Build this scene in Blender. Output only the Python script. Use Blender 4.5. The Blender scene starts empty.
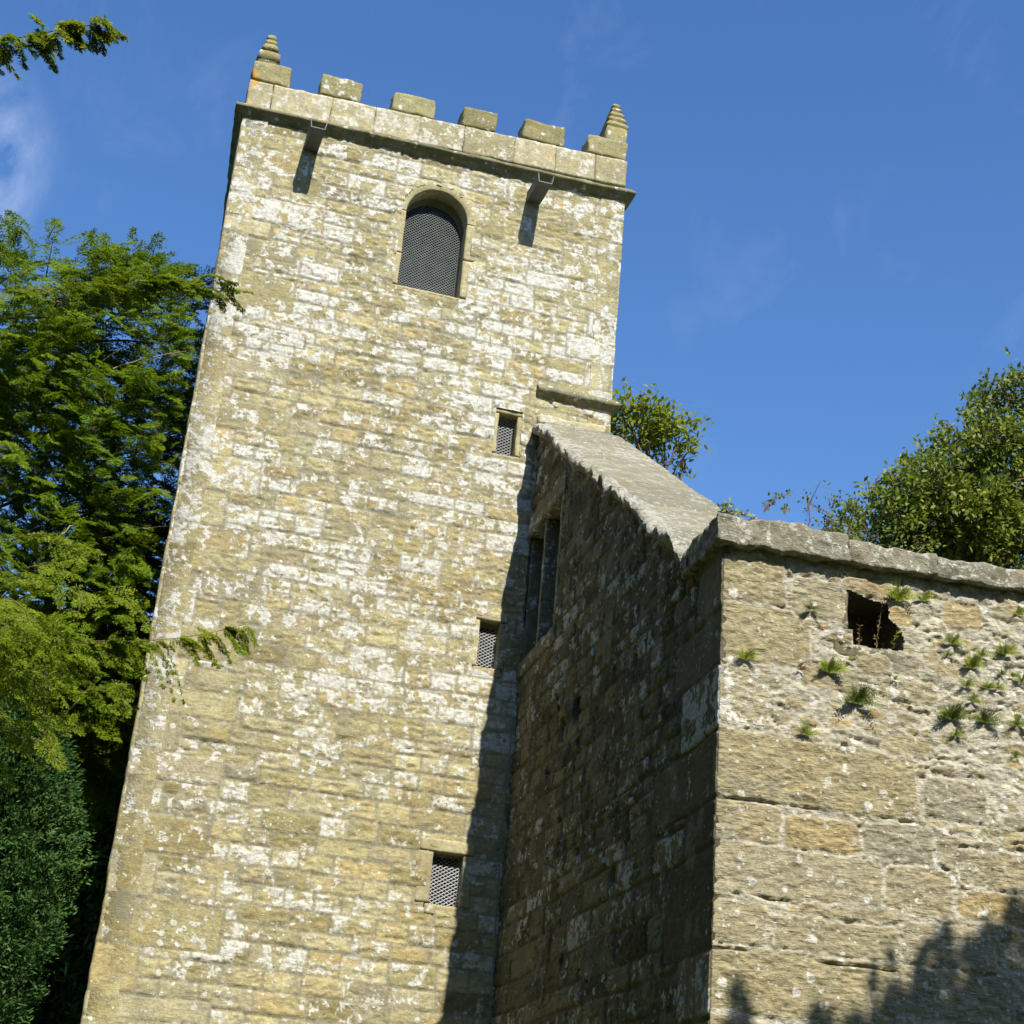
import bpy, math, random
import numpy as np

C = bpy.context.scene.collection
scn = bpy.context.scene

# ------------------------------------------------------------------ camera
CAM = np.array([-0.5341, -18.6042, 1.6])
F, YAW, PITCH, ROLL = 1642.8, 0.2479, 0.4131, 0.0873
fw = np.array([math.sin(YAW) * math.cos(PITCH), math.cos(YAW) * math.cos(PITCH), math.sin(PITCH)])
r0 = np.array([math.cos(YAW), -math.sin(YAW), 0.0])
u0 = np.cross(r0, fw)
rt = r0 * math.cos(ROLL) + u0 * math.sin(ROLL)
up = -r0 * math.sin(ROLL) + u0 * math.cos(ROLL)

def at(px, py, y):
    """Point seen at pixel (px, py) on the upright plane at world depth y."""
    d = fw * F + rt * (px - 512) - up * (py - 512)
    return CAM + d * ((y - CAM[1]) / d[1])

SUN = np.array([0.095, -1.0, 1.1]); SUN = SUN / np.linalg.norm(SUN)

# chapel footprint (metres): the shaded gable wall runs from the tower to the near corner
XA, XB, YA, ANG = 4.4367, 4.2612, -6.9005, -0.0631
O_G = np.array([XA, 0.0, 0.0]); O_S = np.array([XB, YA, 0.0])
GD = np.array([XB - XA, YA, 0.0]); GL = np.linalg.norm(GD); GD = GD / GL
GN = np.array([GD[1], -GD[0], 0.0])            # outward (-x)
SD = np.array([math.cos(ANG), math.sin(ANG), 0.0])
SN = np.array([SD[1], -SD[0], 0.0])            # outward (-y)

def on_s(px, py, off=0.0):
    """(t, z) on the sunlit chapel wall for a pixel."""
    d = fw * F + rt * (px - 512) - up * (py - 512)
    P0 = O_S + SN * off
    k = ((P0 - CAM) @ SN) / (d @ SN)
    h = CAM + d * k
    return float((h - P0) @ SD), float(h[2])

# ------------------------------------------------------------------ noise
def _h(ix, iy, iz, s):
    n = (ix.astype(np.int64) * 374761393 + iy.astype(np.int64) * 668265263 + iz.astype(np.int64) * 2147483647 + s * 974711) & 0xFFFFFFFF
    n = ((n ^ (n >> 13)) * 1274126177) & 0xFFFFFFFF
    n = ((n ^ (n >> 16)) * 2246822519) & 0xFFFFFFFF
    return ((n ^ (n >> 15)) & 0xFFFFFF) / float(0xFFFFFF)

def vn2(x, y, s=0):
    x = np.asarray(x, float); y = np.asarray(y, float)
    ix = np.floor(x); iy = np.floor(y); fx = x - ix; fy = y - iy
    ix = ix.astype(np.int64); iy = iy.astype(np.int64); z = np.zeros_like(ix)
    fx = fx * fx * (3 - 2 * fx); fy = fy * fy * (3 - 2 * fy)
    a = _h(ix, iy, z, s); b = _h(ix + 1, iy, z, s); c = _h(ix, iy + 1, z, s); d = _h(ix + 1, iy + 1, z, s)
    return (a + (b - a) * fx) * (1 - fy) + (c + (d - c) * fx) * fy - 0.5

def fbm(x, y, s=0, o=3, g=0.5):
    t = 0; a = 1.0; k = 1.0
    for i in range(o):
        t = t + a * vn2(x * k + 17.3 * i, y * k + 9.1 * i, s + i); a *= g; k *= 2.03
    return t

def vn3(p, s=0):
    i = np.floor(p); f = p - i; i = i.astype(np.int64); f = f * f * (3 - 2 * f)
    r = 0
    for dx in (0, 1):
        for dy in (0, 1):
            for dz in (0, 1):
                w = (f[:, 0] if dx else 1 - f[:, 0]) * (f[:, 1] if dy else 1 - f[:, 1]) * (f[:, 2] if dz else 1 - f[:, 2])
                r = r + w * _h(i[:, 0] + dx, i[:, 1] + dy, i[:, 2] + dz, s)
    return r - 0.5

def vec3(p, s=0, o=3):
    out = np.zeros_like(p); a = 1.0; k = 1.0
    for j in range(o):
        for c in range(3):
            out[:, c] += a * vn3(p * k + 31.7 * j, s + 7 * c + 29 * j)
        a *= 0.55; k *= 2.1
    return out

def sst(a, b, x):
    t = np.clip((x - a) / (b - a), 0, 1)
    return t * t * (3 - 2 * t)

def rid(i, s):
    i = np.asarray(i)
    return _h(i, i * 0 + 5, i * 0 + 11, s)

# ------------------------------------------------------------------ materials
class NT:
    def __init__(self, name):
        self.m = bpy.data.materials.new(name); self.m.use_nodes = True
        self.t = self.m.node_tree; self.t.nodes.clear()
        self.out = self.t.nodes.new('ShaderNodeOutputMaterial')
    def n(self, typ, ins=None, **at_):
        nd = self.t.nodes.new(typ)
        for k, v in at_.items(): setattr(nd, k, v)
        for k, v in (ins or {}).items():
            if isinstance(v, bpy.types.NodeSocket): self.t.links.new(v, nd.inputs[k])
            else: nd.inputs[k].default_value = v
        return nd
    def math(self, op, a, b=0.0, clamp=False):
        nd = self.n('ShaderNodeMath', {0: a, 1: b}, operation=op); nd.use_clamp = clamp
        return nd.outputs[0]
    def mr(self, v, a, b, c=0.0, d=1.0, smooth=False):
        nd = self.n('ShaderNodeMapRange', {0: v, 1: a, 2: b, 3: c, 4: d})
        if smooth: nd.interpolation_type = 'SMOOTHSTEP'
        return nd.outputs[0]
    def mix(self, f, a, b, mode='MIX'):
        nd = self.n('ShaderNodeMix', data_type='RGBA', blend_type=mode)
        for k, v in ((0, f), (6, a), (7, b)):
            if isinstance(v, bpy.types.NodeSocket): self.t.links.new(v, nd.inputs[k])
            else: nd.inputs[k].default_value = v
        return nd.outputs[2]
    def noise(self, co, scale, detail=4, rough=0.55, dist=0.0):
        return self.n('ShaderNodeTexNoise', {'Vector': co, 'Scale': scale, 'Detail': detail, 'Roughness': rough, 'Distortion': dist}).outputs['Fac']
    def ramp(self, f, stops, interp='LINEAR'):
        nd = self.n('ShaderNodeValToRGB', {0: f}); cr = nd.color_ramp; cr.interpolation = interp
        while len(cr.elements) < len(stops): cr.elements.new(0.5)
        for e, (p, c) in zip(cr.elements, stops): e.position = p; e.color = (*c, 1)
        return nd.outputs[0]
    def grey(self, v):
        return self.n('ShaderNodeCombineColor', {0: v, 1: v, 2: v}).outputs[0]
    def finish(self, col, rough=0.9, bump=None, bstr=0.5, bdist=0.01, spec=0.25, metal=0.0, transl=None):
        ins = {'Base Color': col, 'Roughness': rough, 'Specular IOR Level': spec, 'Metallic': metal}
        b = self.n('ShaderNodeBsdfPrincipled', ins)
        if bump is not None:
            bp = self.n('ShaderNodeBump', {'Height': bump, 'Strength': bstr, 'Distance': bdist})
            self.t.links.new(bp.outputs[0], b.inputs['Normal'])
        o = b.outputs[0]
        if transl is not None:
            tr = self.n('ShaderNodeBsdfTranslucent', {'Color': transl[0]})
            o = self.n('ShaderNodeMixShader', {0: transl[1], 1: o, 2: tr.outputs[0]}).outputs[0]
        self.t.links.new(o, self.out.inputs[0])
        return self.m

OCHRE = [(0.0, (0.285, 0.240, 0.115)), (0.2, (0.35, 0.305, 0.155)), (0.45, (0.385, 0.340, 0.185)), (0.7, (0.395, 0.355, 0.215)), (0.9, (0.375, 0.305, 0.145)), (1.0, (0.29, 0.265, 0.185))]

def stone_mat(name, ramp=OCHRE, mortar=(0.265, 0.242, 0.162), lich=0.50, white=(0.53, 0.515, 0.45), dots=0.5, grey=0.55, green=0.0,
              orange=0.72, bs=0.55, streak=0.5, bias=0.15, zgrad=None, lsc=1.0, ml=0.12, ox=0.0):
    g = NT(name)
    co = g.n('ShaderNodeTexCoord').outputs['Object']
    a = g.n('ShaderNodeAttribute', attribute_name='st')
    sp = g.n('ShaderNodeSeparateColor', {0: a.outputs['Color']})
    R, G, B, M = sp.outputs[0], sp.outputs[1], sp.outputs[2], a.outputs['Alpha']
    base = g.ramp(R, ramp)
    fine = g.noise(co, 26, 8, 0.68)
    mid = g.noise(co, 6.5, 5, 0.6, 0.4)
    mp = g.n('ShaderNodeMapping', {'Vector': co, 'Scale': (5, 5, 26)}).outputs[0]
    bed = g.noise(mp, 1.6, 5, 0.6, 0.8)
    v = g.math('MULTIPLY', g.mr(fine, 0.25, 0.75, 0.66, 1.28), g.mr(bed, 0.3, 0.7, 1 - 0.3 * streak, 1 + 0.25 * streak))
    v = g.math('MULTIPLY', v, g.mr(B, 0, 1, 0.8, 1.16))
    v = g.math('MULTIPLY', v, g.mr(mid, 0.3, 0.7, 0.84, 1.14))
    base = g.mix(1.0, base, g.grey(v), 'MULTIPLY')
    hue = g.noise(co, 3.1, 4, 0.6, 0.5)
    base = g.mix(g.mr(hue, 0.5, 0.72, 0, 0.4, True), base, g.mix(1.0, base, (1.12, 0.94, 0.68, 1), 'MULTIPLY'))
    smp = g.n('ShaderNodeMapping', {'Vector': co, 'Scale': (2.6, 2.6, 0.22)}).outputs[0]
    stn = g.noise(smp, 1.0, 6, 0.62, 0.2)
    base = g.mix(g.mr(stn, 0.52, 0.72, 0, 0.30, True), base, (0.17, 0.155, 0.10, 1))
    mort = g.mix(1.0, (*mortar, 1), g.grey(g.math('MULTIPLY', g.mr(fine, 0.25, 0.75, 0.55, 1.35), g.mr(mid, 0.3, 0.7, 0.8, 1.2))), 'MULTIPLY')
    col = g.mix(M, mort, base)
    # dull grey-green crust
    gn = g.noise(co, 2.7, 7, 0.66, 0.3)
    gf = g.mr(gn, grey, grey + 0.10, 0, 0.6, True)
    col = g.mix(gf, col, (0.215, 0.205, 0.155, 1))
    if green > 0:
        gg = g.noise(co, 5.0, 5, 0.65)
        col = g.mix(g.mr(gg, 0.62 - 0.2 * green, 0.75 - 0.2 * green, 0, 0.6, True), col, (0.10, 0.115, 0.05, 1))
    # pale lichen, crisp edged, heavier on some stones
    n1 = g.noise(co, 6.0 * lsc, 5, 0.55, 0.2)
    n2 = g.noise(co, 19 * lsc, 4, 0.55)
    big = g.noise(co, 0.42, 2, 0.5)
    m = g.math('ADD', g.math('MULTIPLY', n1, 0.62), g.math('MULTIPLY', n2, 0.38))
    m = g.math('ADD', m, g.math('MULTIPLY', g.math('SUBTRACT', G, 0.5), bias))
    m = g.math('ADD', m, g.math('MULTIPLY', g.math('SUBTRACT', big, 0.5), 0.30))
    if zgrad:
        z = g.n('ShaderNodeSeparateXYZ', {0: co}).outputs[2]
        m = g.math('ADD', m, g.mr(z, zgrad[0], zgrad[1], zgrad[2], zgrad[3], True))
    lf = g.mr(m, 1 - lich, 1 - lich + 0.035)
    m2 = g.mr(m, 1 - lich - 0.05, 1 - lich + 0.02, 0, 0.35)     # thin grey fringe
    # round dots
    vo = g.n('ShaderNodeTexVoronoi', {'Vector': g.n('ShaderNodeVectorMath', {0: co, 1: g.n('ShaderNodeVectorMath', {0: g.n('ShaderNodeTexNoise', {'Vector': co, 'Scale': 14.0}).outputs['Color'], 3: 0.05}, operation='SCALE').outputs[0]}, operation='ADD').outputs[0], 'Scale': 8.5, 'Randomness': 1.0})
    cellr = g.n('ShaderNodeSeparateColor', {0: vo.outputs['Color']})
    rad = g.mr(cellr.outputs[0], 1 - dots, 1.0, 0.0, 0.42)
    df = g.mr(g.math('SUBTRACT', rad, vo.outputs['Distance']), 0.0, 0.05)
    vo2 = g.n('ShaderNodeTexVoronoi', {'Vector': co, 'Scale': 24.0, 'Randomness': 1.0})
    c2 = g.n('ShaderNodeSeparateColor', {0: vo2.outputs['Color']})
    df2 = g.mr(g.math('SUBTRACT', g.mr(c2.outputs[1], 1 - dots * 0.6, 1.0, 0.0, 0.4), vo2.outputs['Distance']), 0.0, 0.1)
    df = g.math('MULTIPLY', g.math('MAXIMUM', df, df2), g.mr(n1, 0.42, 0.5))
    lcol = g.mix(1.0, (*white, 1), g.grey(g.math('MULTIPLY', g.mr(fine, 0.25, 0.75, 0.60, 1.30), g.mr(n2, 0.3, 0.7, 0.80, 1.12))), 'MULTIPLY')
    lall = g.math('MAXIMUM', lf, df)
    lall = g.math('MULTIPLY', lall, g.mr(fine, 0.30, 0.42, 0.35, 1.0))
    lall = g.math('MULTIPLY', lall, g.mr(M, 0.25, 0.85, ml, 1.0))
    m2 = g.math('MULTIPLY', m2, g.mr(M, 0.25, 0.85, ml, 1.0))
    col = g.mix(m2, col, (0.36, 0.34, 0.26, 1))
    col = g.mix(lall, col, lcol)
    if orange < 1:
        on = g.noise(co, 3.6, 6, 0.68)
        if ox: on = g.math('ADD', on, g.mr(g.n('ShaderNodeSeparateXYZ', {0: co}).outputs[0], -2.75, -1.9, ox, 0.0, True))
        col = g.mix(g.mr(on, orange, orange + 0.03, 0, 0.8), col, (0.50, 0.235, 0.035, 1))
    hgt = g.math('ADD', g.math('MULTIPLY', fine, 0.9), g.math('MULTIPLY', bed, 0.7 * streak))
    hgt = g.math('ADD', hgt, g.math('MULTIPLY', lall, 0.12))
    return g.finish(col, 0.93, hgt, bs, 0.02, 0.15)

def flat_mat(name, col, rough=0.7, var=0.2, sc=8, metal=0.0, spec=0.3, bs=0.0, bd=0.005):
    g = NT(name)
    co = g.n('ShaderNodeTexCoord').outputs['Object']
    f = g.noise(co, sc, 6, 0.62)
    c = g.mix(1.0, (*col, 1), g.grey(g.mr(f, 0.25, 0.75, 1 - var, 1 + var)), 'MULTIPLY')
    return g.finish(c, rough, f if bs else None, bs, bd, spec, metal)

def leaf_mat(name, c1, c2, c3, tr=(0.12, 0.18, 0.02), tf=0.28, rough=0.5, spec=0.35, clump=1.1):
    g = NT(name)
    isl = g.n('ShaderNodeNewGeometry').outputs['Random Per Island']
    co = g.n('ShaderNodeTexCoord').outputs['Object']
    big = g.noise(co, clump, 3, 0.6)
    f = g.math('ADD', g.math('MULTIPLY', isl, 0.55), g.mr(big, 0.3, 0.7, -0.05, 0.5), True)
    col = g.ramp(f, [(0.0, c1), (0.5, c2), (1.0, c3)])
    return g.finish(col, rough, None, spec=spec, transl=((*tr, 1), tf))

MAT = {}
MAT['tower'] = stone_mat('weathered_tower_stone', lich=0.474, white=(0.565, 0.55, 0.485), dots=0.62, zgrad=(2.5, 10.0, -0.05, 0.022), orange=0.76, bs=0.85, ml=0.25)
MAT['dressed'] = stone_mat('dressed_sandstone', ramp=[(0, (0.35, 0.30, 0.158)), (0.5, (0.38, 0.332, 0.19)), (1, (0.355, 0.315, 0.195))], lich=0.40, ml=1, dots=0.3, grey=0.60, bs=0.35, streak=0.3, orange=0.76)
MAT['parapet'] = stone_mat('pale_parapet_stone', ramp=[(0, (0.35, 0.31, 0.175)), (0.5, (0.37, 0.33, 0.20)), (1, (0.385, 0.345, 0.22))], lich=0.46, bias=0.06, white=(0.52, 0.485, 0.40), grey=0.60, ox=0.13, orange=0.665, bs=0.5)
MAT['merlon'] = stone_mat('olive_merlon_stone', ramp=[(0, (0.225, 0.20, 0.09)), (0.5, (0.255, 0.228, 0.11)), (1, (0.275, 0.25, 0.13))], lich=0.37, bias=0.05, grey=0.56, ox=0.13, orange=0.72, bs=0.6)
MAT['string'] = stone_mat('mossy_moulding_stone', ramp=[(0, (0.19, 0.17, 0.10)), (0.5, (0.22, 0.20, 0.12)), (1, (0.25, 0.22, 0.14))], lich=0.36, grey=0.5, green=0.9, orange=0.78)
MAT['gable'] = stone_mat('damp_shade_toned_stone', ramp=[(0, (0.075, 0.067, 0.042)), (0.3, (0.125, 0.111, 0.067)), (0.6, (0.168, 0.15, 0.096)), (0.85, (0.18, 0.15, 0.08)), (1, (0.10, 0.096, 0.07))], mortar=(0.088, 0.077, 0.047), lich=0.41, bias=0.15, ml=0.15, white=(0.42, 0.44, 0.42), dots=0.4, grey=0.52, green=0.3, orange=0.9, bs=0.7)  # damp stone, its colours also darkened to deepen the gable's shade
MAT['rubble'] = stone_mat('rough_sunlit_stone', ramp=[(0, (0.27, 0.228, 0.122)), (0.3, (0.32, 0.275, 0.162)), (0.6, (0.33, 0.29, 0.188)), (0.85, (0.345, 0.272, 0.138)), (1, (0.29, 0.268, 0.20))], mortar=(0.42, 0.385, 0.295), lich=0.375, bias=0.16, white=(0.56, 0.535, 0.46), dots=0.74, grey=0.58, orange=0.78, bs=1.0, streak=1.0, lsc=1.5, ml=1.0)
MAT['coping'] = stone_mat('worn_coping_stone', ramp=[(0, (0.26, 0.24, 0.165)), (0.5, (0.315, 0.292, 0.205)), (1, (0.33, 0.30, 0.205))], lich=0.46, bias=0.22, white=(0.44, 0.42, 0.35), grey=0.43, orange=0.9, bs=1.6, dots=0.3, streak=1.4, ml=1, lsc=1.5)
MAT['cornice'] = stone_mat('grey_cornice_stone', ramp=[(0, (0.22, 0.20, 0.145)), (0.5, (0.27, 0.245, 0.18)), (1, (0.30, 0.26, 0.18))], lich=0.49, white=(0.46, 0.44, 0.37), grey=0.43, green=0.35, orange=0.9, bs=1.4, ml=1, lsc=1.8)
MAT['mesh_dark'] = flat_mat('dark_wire_mesh', (0.18, 0.20, 0.195), 0.5, 0.25, 10, 0.3)
MAT['mesh_pale'] = flat_mat('galvanised_wire_mesh', (0.29, 0.30, 0.295), 0.5, 0.2, 10, 0.3)
MAT['void'] = flat_mat('dark_interior', (0.012, 0.012, 0.012), 0.95, 0.1)
MAT['lead'] = flat_mat('grey_lead', (0.10, 0.108, 0.115), 0.6, 0.35, 5, 0.2, 0.3)
MAT['panel'] = flat_mat('dark_window_boarding', (0.075, 0.072, 0.06), 0.75, 0.35, 6)
MAT['cable'] = flat_mat('dull_copper_strip', (0.20, 0.24, 0.22), 0.6, 0.3, 20)
MAT['slate'] = flat_mat('stone_slate', (0.16, 0.145, 0.11), 0.9, 0.4, 3, bs=0.8, bd=0.05)
MAT['bark'] = flat_mat('yew_bark', (0.13, 0.085, 0.055), 0.9, 0.4, 12, bs=0.6, bd=0.02)
MAT['deadwood'] = flat_mat('pale_deadwood', (0.27, 0.22, 0.14), 0.9, 0.3, 12)
MAT['yew'] = leaf_mat('yew_needles', (0.045, 0.095, 0.006), (0.125, 0.205, 0.008), (0.27, 0.31, 0.015), tr=(0.20, 0.30, 0.01), tf=0.38, spec=0.12)
MAT['yew_near'] = leaf_mat('yellowish_yew_needles', (0.06, 0.11, 0.007), (0.155, 0.215, 0.010), (0.29, 0.31, 0.02), tr=(0.22, 0.30, 0.01), tf=0.38, spec=0.12)
MAT['cypress'] = leaf_mat('blue_green_scale_leaves', (0.018, 0.052, 0.014), (0.050, 0.115, 0.028), (0.11, 0.185, 0.045), tr=(0.05, 0.09, 0.02), tf=0.2, spec=0.12)
MAT['broad'] = leaf_mat('olive_broad_leaves', (0.06, 0.090, 0.008), (0.14, 0.170, 0.015), (0.27, 0.26, 0.03), tr=(0.15, 0.22, 0.02), spec=0.2, rough=0.5)
MAT['sapling'] = leaf_mat('yellow_green_leaves', (0.09, 0.135, 0.010), (0.19, 0.235, 0.014), (0.30, 0.31, 0.03), tr=(0.28, 0.33, 0.02), tf=0.4, spec=0.15)
MAT['fern'] = leaf_mat('fern_fronds', (0.12, 0.16, 0.012), (0.26, 0.32, 0.025), (0.45, 0.45, 0.08), tr=(0.18, 0.25, 0.03), clump=14)
MAT['fern_dark'] = leaf_mat('dark_fern_fronds', (0.05, 0.09, 0.012), (0.13, 0.18, 0.025), (0.28, 0.26, 0.08), tr=(0.1, 0.15, 0.02), clump=14)
MAT['dry'] = leaf_mat('withered_leaves', (0.14, 0.09, 0.04), (0.22, 0.15, 0.06), (0.26, 0.12, 0.06), tr=(0.2, 0.1, 0.04))
MAT['petal'] = flat_mat('pink_petals', (0.50, 0.14, 0.24), 0.6, 0.2, 30)

# ------------------------------------------------------------------ mesh helpers
def mesh_obj(name, V, faces, mat, parent=None, st=None, smooth=True, sizes=None):
    """faces: (n,4) or (n,3) int array, or a list of such arrays."""
    me = bpy.data.meshes.new(name)
    V = np.asarray(V, np.float32)
    fl = faces if isinstance(faces, list) else [faces]
    fl = [np.asarray(f, np.int32) for f in fl if len(f)]
    loops = np.concatenate([f.ravel() for f in fl])
    tot = np.concatenate([np.full(len(f), f.shape[1], np.int32) for f in fl])
    start = np.concatenate([[0], np.cumsum(tot)[:-1]]).astype(np.int32)
    me.vertices.add(len(V)); me.vertices.foreach_set('co', V.ravel())
    me.loops.add(len(loops)); me.loops.foreach_set('vertex_index', loops)
    me.polygons.add(len(tot)); me.polygons.foreach_set('loop_start', start); me.polygons.foreach_set('loop_total', tot)
    me.polygons.foreach_set('use_smooth', np.full(len(tot), smooth, bool))
    me.update(calc_edges=True); me.validate()
    if st is not None:
        at_ = me.attributes.new('st', 'FLOAT_COLOR', 'POINT')
        at_.data.foreach_set('color', np.asarray(st, np.float32).ravel())
    if mat is not None: me.materials.append(mat)
    ob = bpy.data.objects.new(name, me); C.objects.link(ob)
    if parent is not None: ob.parent = parent
    return ob

def empty(name, loc=(0, 0, 0)):
    o = bpy.data.objects.new(name, None); o.empty_display_size = 0.3; C.objects.link(o); o.location = loc
    return o

def tag(o, label, cat, group=None):
    o['label'] = label; o['category'] = cat
    if group: o['group'] = group
    return o

def local(o):                      # things stand at their base; their meshes are written in world metres
    return np.array(o.location)

class MB:
    def __init__(self): self.V = []; self.Q = []; self.T = []; self.S = []; self.n = 0
    def add(self, V, Q=None, T=None, st=None):
        V = np.asarray(V, float); self.V.append(V)
        if Q is not None and len(Q): self.Q.append(np.asarray(Q) + self.n)
        if T is not None and len(T): self.T.append(np.asarray(T) + self.n)
        s = np.tile(np.array(st if st is not None else (0.5, 0.5, 0.5, 1.0)), (len(V), 1)) if (st is None or np.ndim(st) == 1) else st
        self.S.append(s); self.n += len(V)
    def box(self, x0, x1, y0, y1, z0, z1, st=None):
        V = [(x, y, z) for x in (x0, x1) for y in (y0, y1) for z in (z0, z1)]
        self.add(V, [(0, 1, 3, 2), (4, 6, 7, 5), (0, 4, 5, 1), (2, 3, 7, 6), (0, 2, 6, 4), (1, 5, 7, 3)], st=st)
    def tube(self, pts, rad, seg=5, cap=True):
        P = np.asarray(pts, float); n = len(P); rad = np.broadcast_to(rad, (n,))
        T = np.gradient(P, axis=0); T /= np.linalg.norm(T, axis=1)[:, None] + 1e-9
        ref = np.array([0.13, 0.21, 0.97]) if abs(T[0, 2]) < 0.9 else np.array([1.0, 0.1, 0.0])
        A = np.cross(T, ref); A /= np.linalg.norm(A, axis=1)[:, None] + 1e-9
        B = np.cross(T, A)
        th = np.arange(seg) * 2 * math.pi / seg
        R = (A[:, None, :] * np.cos(th)[None, :, None] + B[:, None, :] * np.sin(th)[None, :, None]) * rad[:, None, None] + P[:, None, :]
        i = np.arange(n - 1)[:, None] * seg; j = np.arange(seg)[None, :]; k = (j + 1) % seg
        Q = np.stack([i + j, i + k, i + seg + k, i + seg + j], -1).reshape(-1, 4)
        self.add(R.reshape(-1, 3), Q)
    def obj(self, name, mat, parent=None, smooth=True):
        V = np.concatenate(self.V)
        if parent is not None: V = V - root_loc(parent)
        fs = []
        if self.Q: fs.append(np.concatenate(self.Q))
        if self.T: fs.append(np.concatenate(self.T))
        return mesh_obj(name, V, fs, mat, parent, np.concatenate(self.S), smooth)

def root_loc(o):
    p = np.zeros(3)
    while o is not None:
        p = p + np.array(o.location); o = o.parent
    return p

def rough_block(mb, lo, hi, res=0.05, rad=0.02, amp=0.012, freq=6, seed=0, frame=None, st=None, tilt=0.0, bow=None):
    """A worn stone block: rounded, gridded, knocked about. frame = (origin, X, Y, Z) for a turned block."""
    lo = np.array(lo, float); hi = np.array(hi, float); size = hi - lo
    n = np.maximum(1, np.ceil(size / res).astype(int)); n = np.minimum(n, 220)
    key = {}; V = []; Q = []
    pts = []; quads = []; off = 0
    for ax in range(3):
        a, b = (ax + 1) % 3, (ax + 2) % 3
        for s in (0, 1):
            ga, gb = np.meshgrid(np.linspace(0, 1, n[a] + 1), np.linspace(0, 1, n[b] + 1), indexing='ij')
            P = np.zeros(ga.shape + (3,)); P[..., a] = ga; P[..., b] = gb; P[..., ax] = s
            idx = np.arange(ga.size).reshape(ga.shape) + off
            q = np.stack([idx[:-1, :-1], idx[1:, :-1], idx[1:, 1:], idx[:-1, 1:]], -1).reshape(-1, 4)
            if s == 0: q = q[:, ::-1]
            pts.append(P.reshape(-1, 3)); quads.append(q); off += ga.size
    P = np.concatenate(pts); q = np.concatenate(quads)
    k = np.round(P * 100000).astype(np.int64); k = k[:, 0] * 10**12 + k[:, 1] * 10**6 + k[:, 2]
    _, first, inv = np.unique(k, return_index=True, return_inverse=True)
    P = P[first]; q = inv.ravel()[q]
    P = lo + P * size
    c = (lo + hi) / 2; h = size / 2; r = min(rad, h.min() * 0.9)
    d = P - c; inner = np.clip(d, -(h - r), h - r); e = d - inner; L = np.linalg.norm(e, axis=1)
    f = np.where(L > r, r / np.maximum(L, 1e-9), 1.0)
    P = c + inner + e * f[:, None]
    if tilt: P[:, 2] += tilt * (P[:, 0])
    if bow is not None: P = bow(P)
    P = P + vec3(P * freq, seed) * amp
    if frame is not None:
        o, X, Y, Z = frame
        P = o + P[:, :1] * X + P[:, 1:2] * Y + P[:, 2:3] * Z
    rr = random.Random(seed * 7 + 3)
    s = st if st is not None else (rr.random(), rr.random(), rr.random(), 1.0)
    mb.add(P, q, st=s)

def sweep(mb, prof, path, closed_prof=True, amp=0.0, freq=5, seed=0, st=(0.5, 0.5, 0.5, 1)):
    """prof: (m,2) outward/up, path: list of (origin, outward) frames."""
    m = len(prof); rows = []
    for o, out in path:
        rows.append(np.asarray(o)[None, :] + prof[:, :1] * np.asarray(out)[None, :] + prof[:, 1:2] * np.array([[0, 0, 1.0]]))
    V = np.concatenate(rows)
    if amp: V = V + vec3(V * freq, seed) * amp
    n = len(path); i = np.arange(n - 1)[:, None] * m; j = np.arange(m if closed_prof else m - 1)[None, :]; k = (j + 1) % m
    Q = np.stack([i + j, i + m + j, i + m + k, i + k], -1).reshape(-1, 4)
    mb.add(V, Q, st=st)

# ------------------------------------------------------------------ masonry height fields
def coursed(U, V, seed, hr, lr, z1, quoins=None, quoins_r=None, umax=0.0, warp=0.018, beds=None):
    rng = np.random.default_rng(seed)
    Uw = U + warp * fbm(U * 1.7, V * 1.7, seed + 1, 3) + warp * 0.55 * fbm(U * 8, V * 8, seed + 2, 2)
    Vw = V + warp * 1.5 * fbm(U * 0.8, V * 0.8, seed + 3, 2) + warp * 0.5 * fbm(U * 7, V * 7, seed + 4, 2)
    if beds is None:
        zb = [-0.3]
        while zb[-1] < z1 + 0.6: zb.append(zb[-1] + rng.uniform(*hr))
        zb = np.array(zb)
    else: zb = np.array(beds)
    i = np.clip(np.searchsorted(zb, Vw) - 1, 0, len(zb) - 2)
    dv = np.minimum(Vw - zb[i], zb[i + 1] - Vw)
    du = np.zeros_like(U); sid = np.zeros(U.shape, np.int64)
    for c in range(len(zb) - 1):
        mk = i == c
        jn = [U.min() - 0.8 - rng.uniform(0, 0.4)]
        hgt = zb[c + 1] - zb[c]
        while jn[-1] < U.max() + 0.8: jn.append(jn[-1] + rng.uniform(*lr) * (0.75 + 0.25 * hgt / np.mean(hr)))
        if not mk.any(): continue
        jn = np.array(jn); u = Uw[mk]
        j = np.clip(np.searchsorted(jn, u) - 1, 0, len(jn) - 2)
        du[mk] = np.minimum(u - jn[j], jn[j + 1] - u); sid[mk] = seed * 100003 + c * 211 + j
    sm = np.zeros_like(U)
    for q, sgn in ((quoins, 1), (quoins_r, -1)):
        if not q: continue
        W_ = Uw if sgn == 1 else umax - Uw
        for n_, (a, b, L) in enumerate(q):
            mk = (Vw >= a) & (Vw < b)
            ins = mk & (W_ < L)
            du[ins] = (L - W_)[ins]; dv[ins] = np.minimum(Vw - a, b - Vw)[ins]
            sid[ins] = seed * 500009 + n_ * 17 + (0 if sgn == 1 else 7777); sm[ins] = 1
            outs = mk & ~ins
            du[outs] = np.minimum(du[outs], (W_ - L)[outs])
        # beds of quoins also end the neighbours above and below
    r = 0.03
    dx = np.maximum(r - du, 0); dz = np.maximum(r - dv, 0)
    d = np.where((dx > 0) & (dz > 0), r - np.hypot(dx, dz), np.minimum(du, dv))
    return d, sid, sm, dv

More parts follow.
